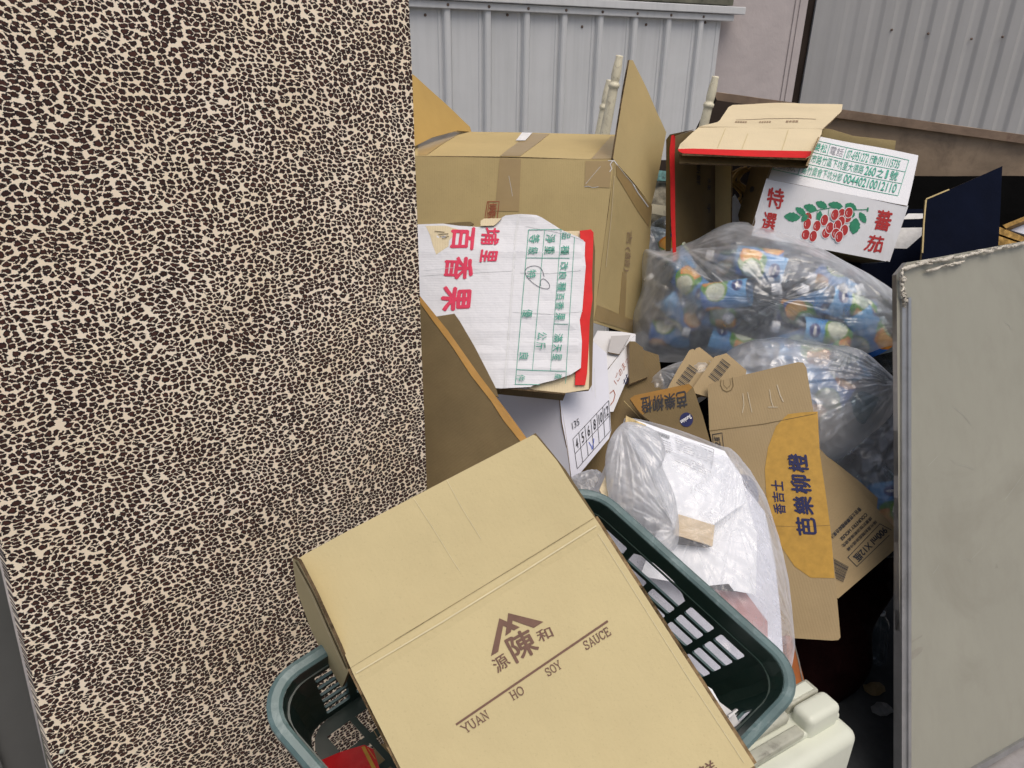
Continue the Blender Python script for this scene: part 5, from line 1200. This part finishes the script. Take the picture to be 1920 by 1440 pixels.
Ink('side_slit', ls, edge_d, yx, .001).line([P0_ for P0_ in ((686, 1345), (700, 1372), (712, 1392))], 1.6).build()

# ================================================================== CREAM CASE
cs = thing('cream_tool_case', 'cream moulded plastic case with a recessed handle, standing below the basket at the right', 'tool case', (.42, .85, .0))
cu = Vector((.87, .5, 0)).normalized(); cvv = Vector((-.5, .87, 0)).normalized()
cr = P(1617, 1372, 1.36)            # right front top corner of the body
LC = .46
def cb(name, u0, u1, v0, v1, z0, z1, mat=cream, bev=.012, seg=5): return boxmesh(name, cr+cu*u0+cvv*v0+Vz*z0, cu*(u1-u0), cvv*(v1-v0), Vz*(z1-z0), mat, cs, bev, seg, smooth=True)
cb('case_body', -LC, 0, 0, .118, -.45, 0, bev=.022)
cb('case_shell', -LC+.01, -.012, .04, .121, -.44, .014, bev=.006)
cb('shoulder', -.105, -.02, .036, .082, -.05, .045, bev=.013)
cb('shoulder', -LC+.02, -LC+.10, .036, .13, -.05, .045, bev=.013)
cb('handle', -.30, -.115, .07, .10, .012, .036, mat=creamdirt, bev=.010)
cb('handle_recess', -.33, -.11, .040, .062, -.02, .0195, mat=creamdirt, bev=.004)
cb('latch', -.105, -.022, .086, .118, -.03, .036, mat=creamdirt, bev=.005)
cb('latch_groove', -.095, -.032, .092, .112, .035, .038, mat=cream, bev=.001)
cb('seam_line', -LC+.02, -.02, -.0015, .002, -.115, -.111, mat=creamdirt, bev=.0008)
# orange varnished stick and a small glinting bottle in the gap
random.seed(21)
for k, (x, y, lab, m_) in enumerate(((1655, 1330, 'small crumpled paper scrap on the dark ground beside the whiteboard foot', greymetal), (1640, 1290, 'thin brown card scrap on the dark ground behind the cream case', kraft_dark))):
    g0 = ray(x, y); g0 = Vector((0, 0, CAMH))+g0*((CAMH-.012)/-g0.z)
    pl = PL(g0, g0+Vector((.1, .02, .01)), g0+Vector((0, .1, .004)), disp=lambda a, b: .008*noise.noise(Vector((a*40, b*40, 3))))
    sheet('paper_scrap', pl, [pl.pt((random.uniform(.8, 1.2)*.03*math.cos(t), random.uniform(.8, 1.2)*.022*math.sin(t))) for t in [j*math.pi/4 for j in range(8)]], m_, None, .001, .01, loc=g0, label=lab, cat='scrap')
ow = thing('orange_wooden_slat', 'orange varnished wooden slat standing in the dark gap behind the basket corner', 'slat', P(1495, 1270, 1.6))
oq = PL((1478, 1195, 1.60), (1492, 1195, 1.62), (1500, 1285, 1.52))
sheet('slat_body', oq, [(1474, 1190), (1487, 1196), (1512, 1290), (1480, 1290)], [orangewood, orangewood], ow, .03, 0)
Ink('metal_edge', oq, surf('dull_metal_edging', (.25, .23, .2), .4, .3, 40, .1, metal=.6), ow, .001).line([(1486, 1198), (1497, 1240), (1506, 1285)], 2.6).build()
gb = bottle_at(P(1645, 1240, 2.0988)+Vector((-.015, .02, .163)), P(1645, 1240, 2.0988)-Vector((0, 0, .0)), 'small clear bottle without a label glinting in the dark gap beside the whiteboard', .6, wrap=False, group=None, cap=False)

# ================================================================== WHITEBOARD
BL, TL, BR = P(1690, 1525, 1.687), P(1683, 505, 1.70), P(1880, 1415, 1.825)
wq = PL(BL, BR, TL, disp=warp(.0015, 81, 3))
wbt = thing('whiteboard', 'old dirty whiteboard with aluminium frame, leaning on the pile at the right', 'whiteboard', (BL.x, BL.y, 0))
uu = (BR-BL).normalized(); W_ = 1.0
TR_ = wq.hit(2100, 412)
brp = BL+uu*W_
outline = [BL, wq.hit(1681, 515), wq.hit(1700, 492), wq.hit(1760, 482), wq.hit(1920, 452), wq.hit(2100, 415), brp]
sheet('board_face', wq, outline, [board, alu], wbt, .012, .05)
wf_ = off(wq, .006)
fw_ = .024
def al(name, a, b, wd, mat=alu, th=.02, o=.006):
    pl = off(wq, o, lambda x, y: 0); d = (b-a).normalized(); s_ = wq.n.cross(d)*wd
    sheet(name, pl, [a, b, b+s_, a+s_], mat, wbt, th, 0)
topL = wq.hit(1690, 560)
al('side_frame', BL-uu*.006, topL-uu*.004, -.016, o=.006, th=.022); al('side_frame_lip', BL+uu*.011, topL+uu*.011, -.009, o=.010, th=.02)
al('bottom_frame', BL, brp, .014, o=.008, th=.022)
# peeled tape along the torn top edge: lumpy rolled scraps
random.seed(3)
def scraps(path, n, r0, r1, name='peeled_tape'):
    for k in range(n):
        t = k/n*(len(path)-1); i = int(t); f = t-i
        a = Vector(path[i]).lerp(Vector(path[min(i+1, len(path)-1)]), f)
        ln = random.uniform(10, 32); an = math.radians(random.uniform(-35, 5)) if path[0][1] > path[-1][1]+10 and path[0][0] < path[-1][0]-30 else math.radians(random.uniform(60, 110))
        pts = []
        for j in range(7):
            q = j/6-.5; pts.append(wq.at(a.x+math.cos(an)*ln*q+random.uniform(-1.5, 1.5), a.y+math.sin(an)*ln*q+random.uniform(-1.5, 1.5), .008+random.uniform(0, .007)))
        r_ = random.uniform(r0, r1)
        tube(name, pts, lambda t: r_*(.35+.65*math.sin(math.pi*max(.05, min(.95, t))))*random.uniform(.7, 1.2), peeled, wbt, 6)
scraps([(1690, 505), (1730, 492), (1790, 484), (1850, 470), (1925, 455)], 30, .0025, .006)
scraps([(1683, 520), (1686, 545), (1690, 575)], 9, .003, .008)
scraps([(1745, 505), (1775, 498), (1800, 490)], 5, .002, .004)
scr = surf('board_scratch', (.34, .33, .29), .5, .15, 30, 0)
random.seed(12)
for k in range(9):
    x = random.uniform(1720, 1900); y = random.uniform(560, 1300); a = random.uniform(-1.2, 1.2); l = random.uniform(14, 60)
    Ink('scratch', wq, scr, wbt, .0006).line([(x, y), (x+l*.5*math.cos(a)+2, y+l*.5*math.sin(a)), (x+l*math.cos(a), y+l*math.sin(a)+3)], random.uniform(.4, .8)).build()
grime = surf('board_grime', (.25, .24, .20), .5, .15, 30, 0)
for pts in ([(1701, 1227), (1722, 1213), (1732, 1212), (1728, 1222), (1712, 1236), (1702, 1238)], [(1697, 1208), (1730, 1190), (1728, 1194), (1699, 1212)], [(1866, 1066), (1869, 1056), (1872, 1065)]):
    Ink('smudge', wq, grime, wbt, .0006).poly(pts).build()

if _to: bpy.data.objects.remove(_to)
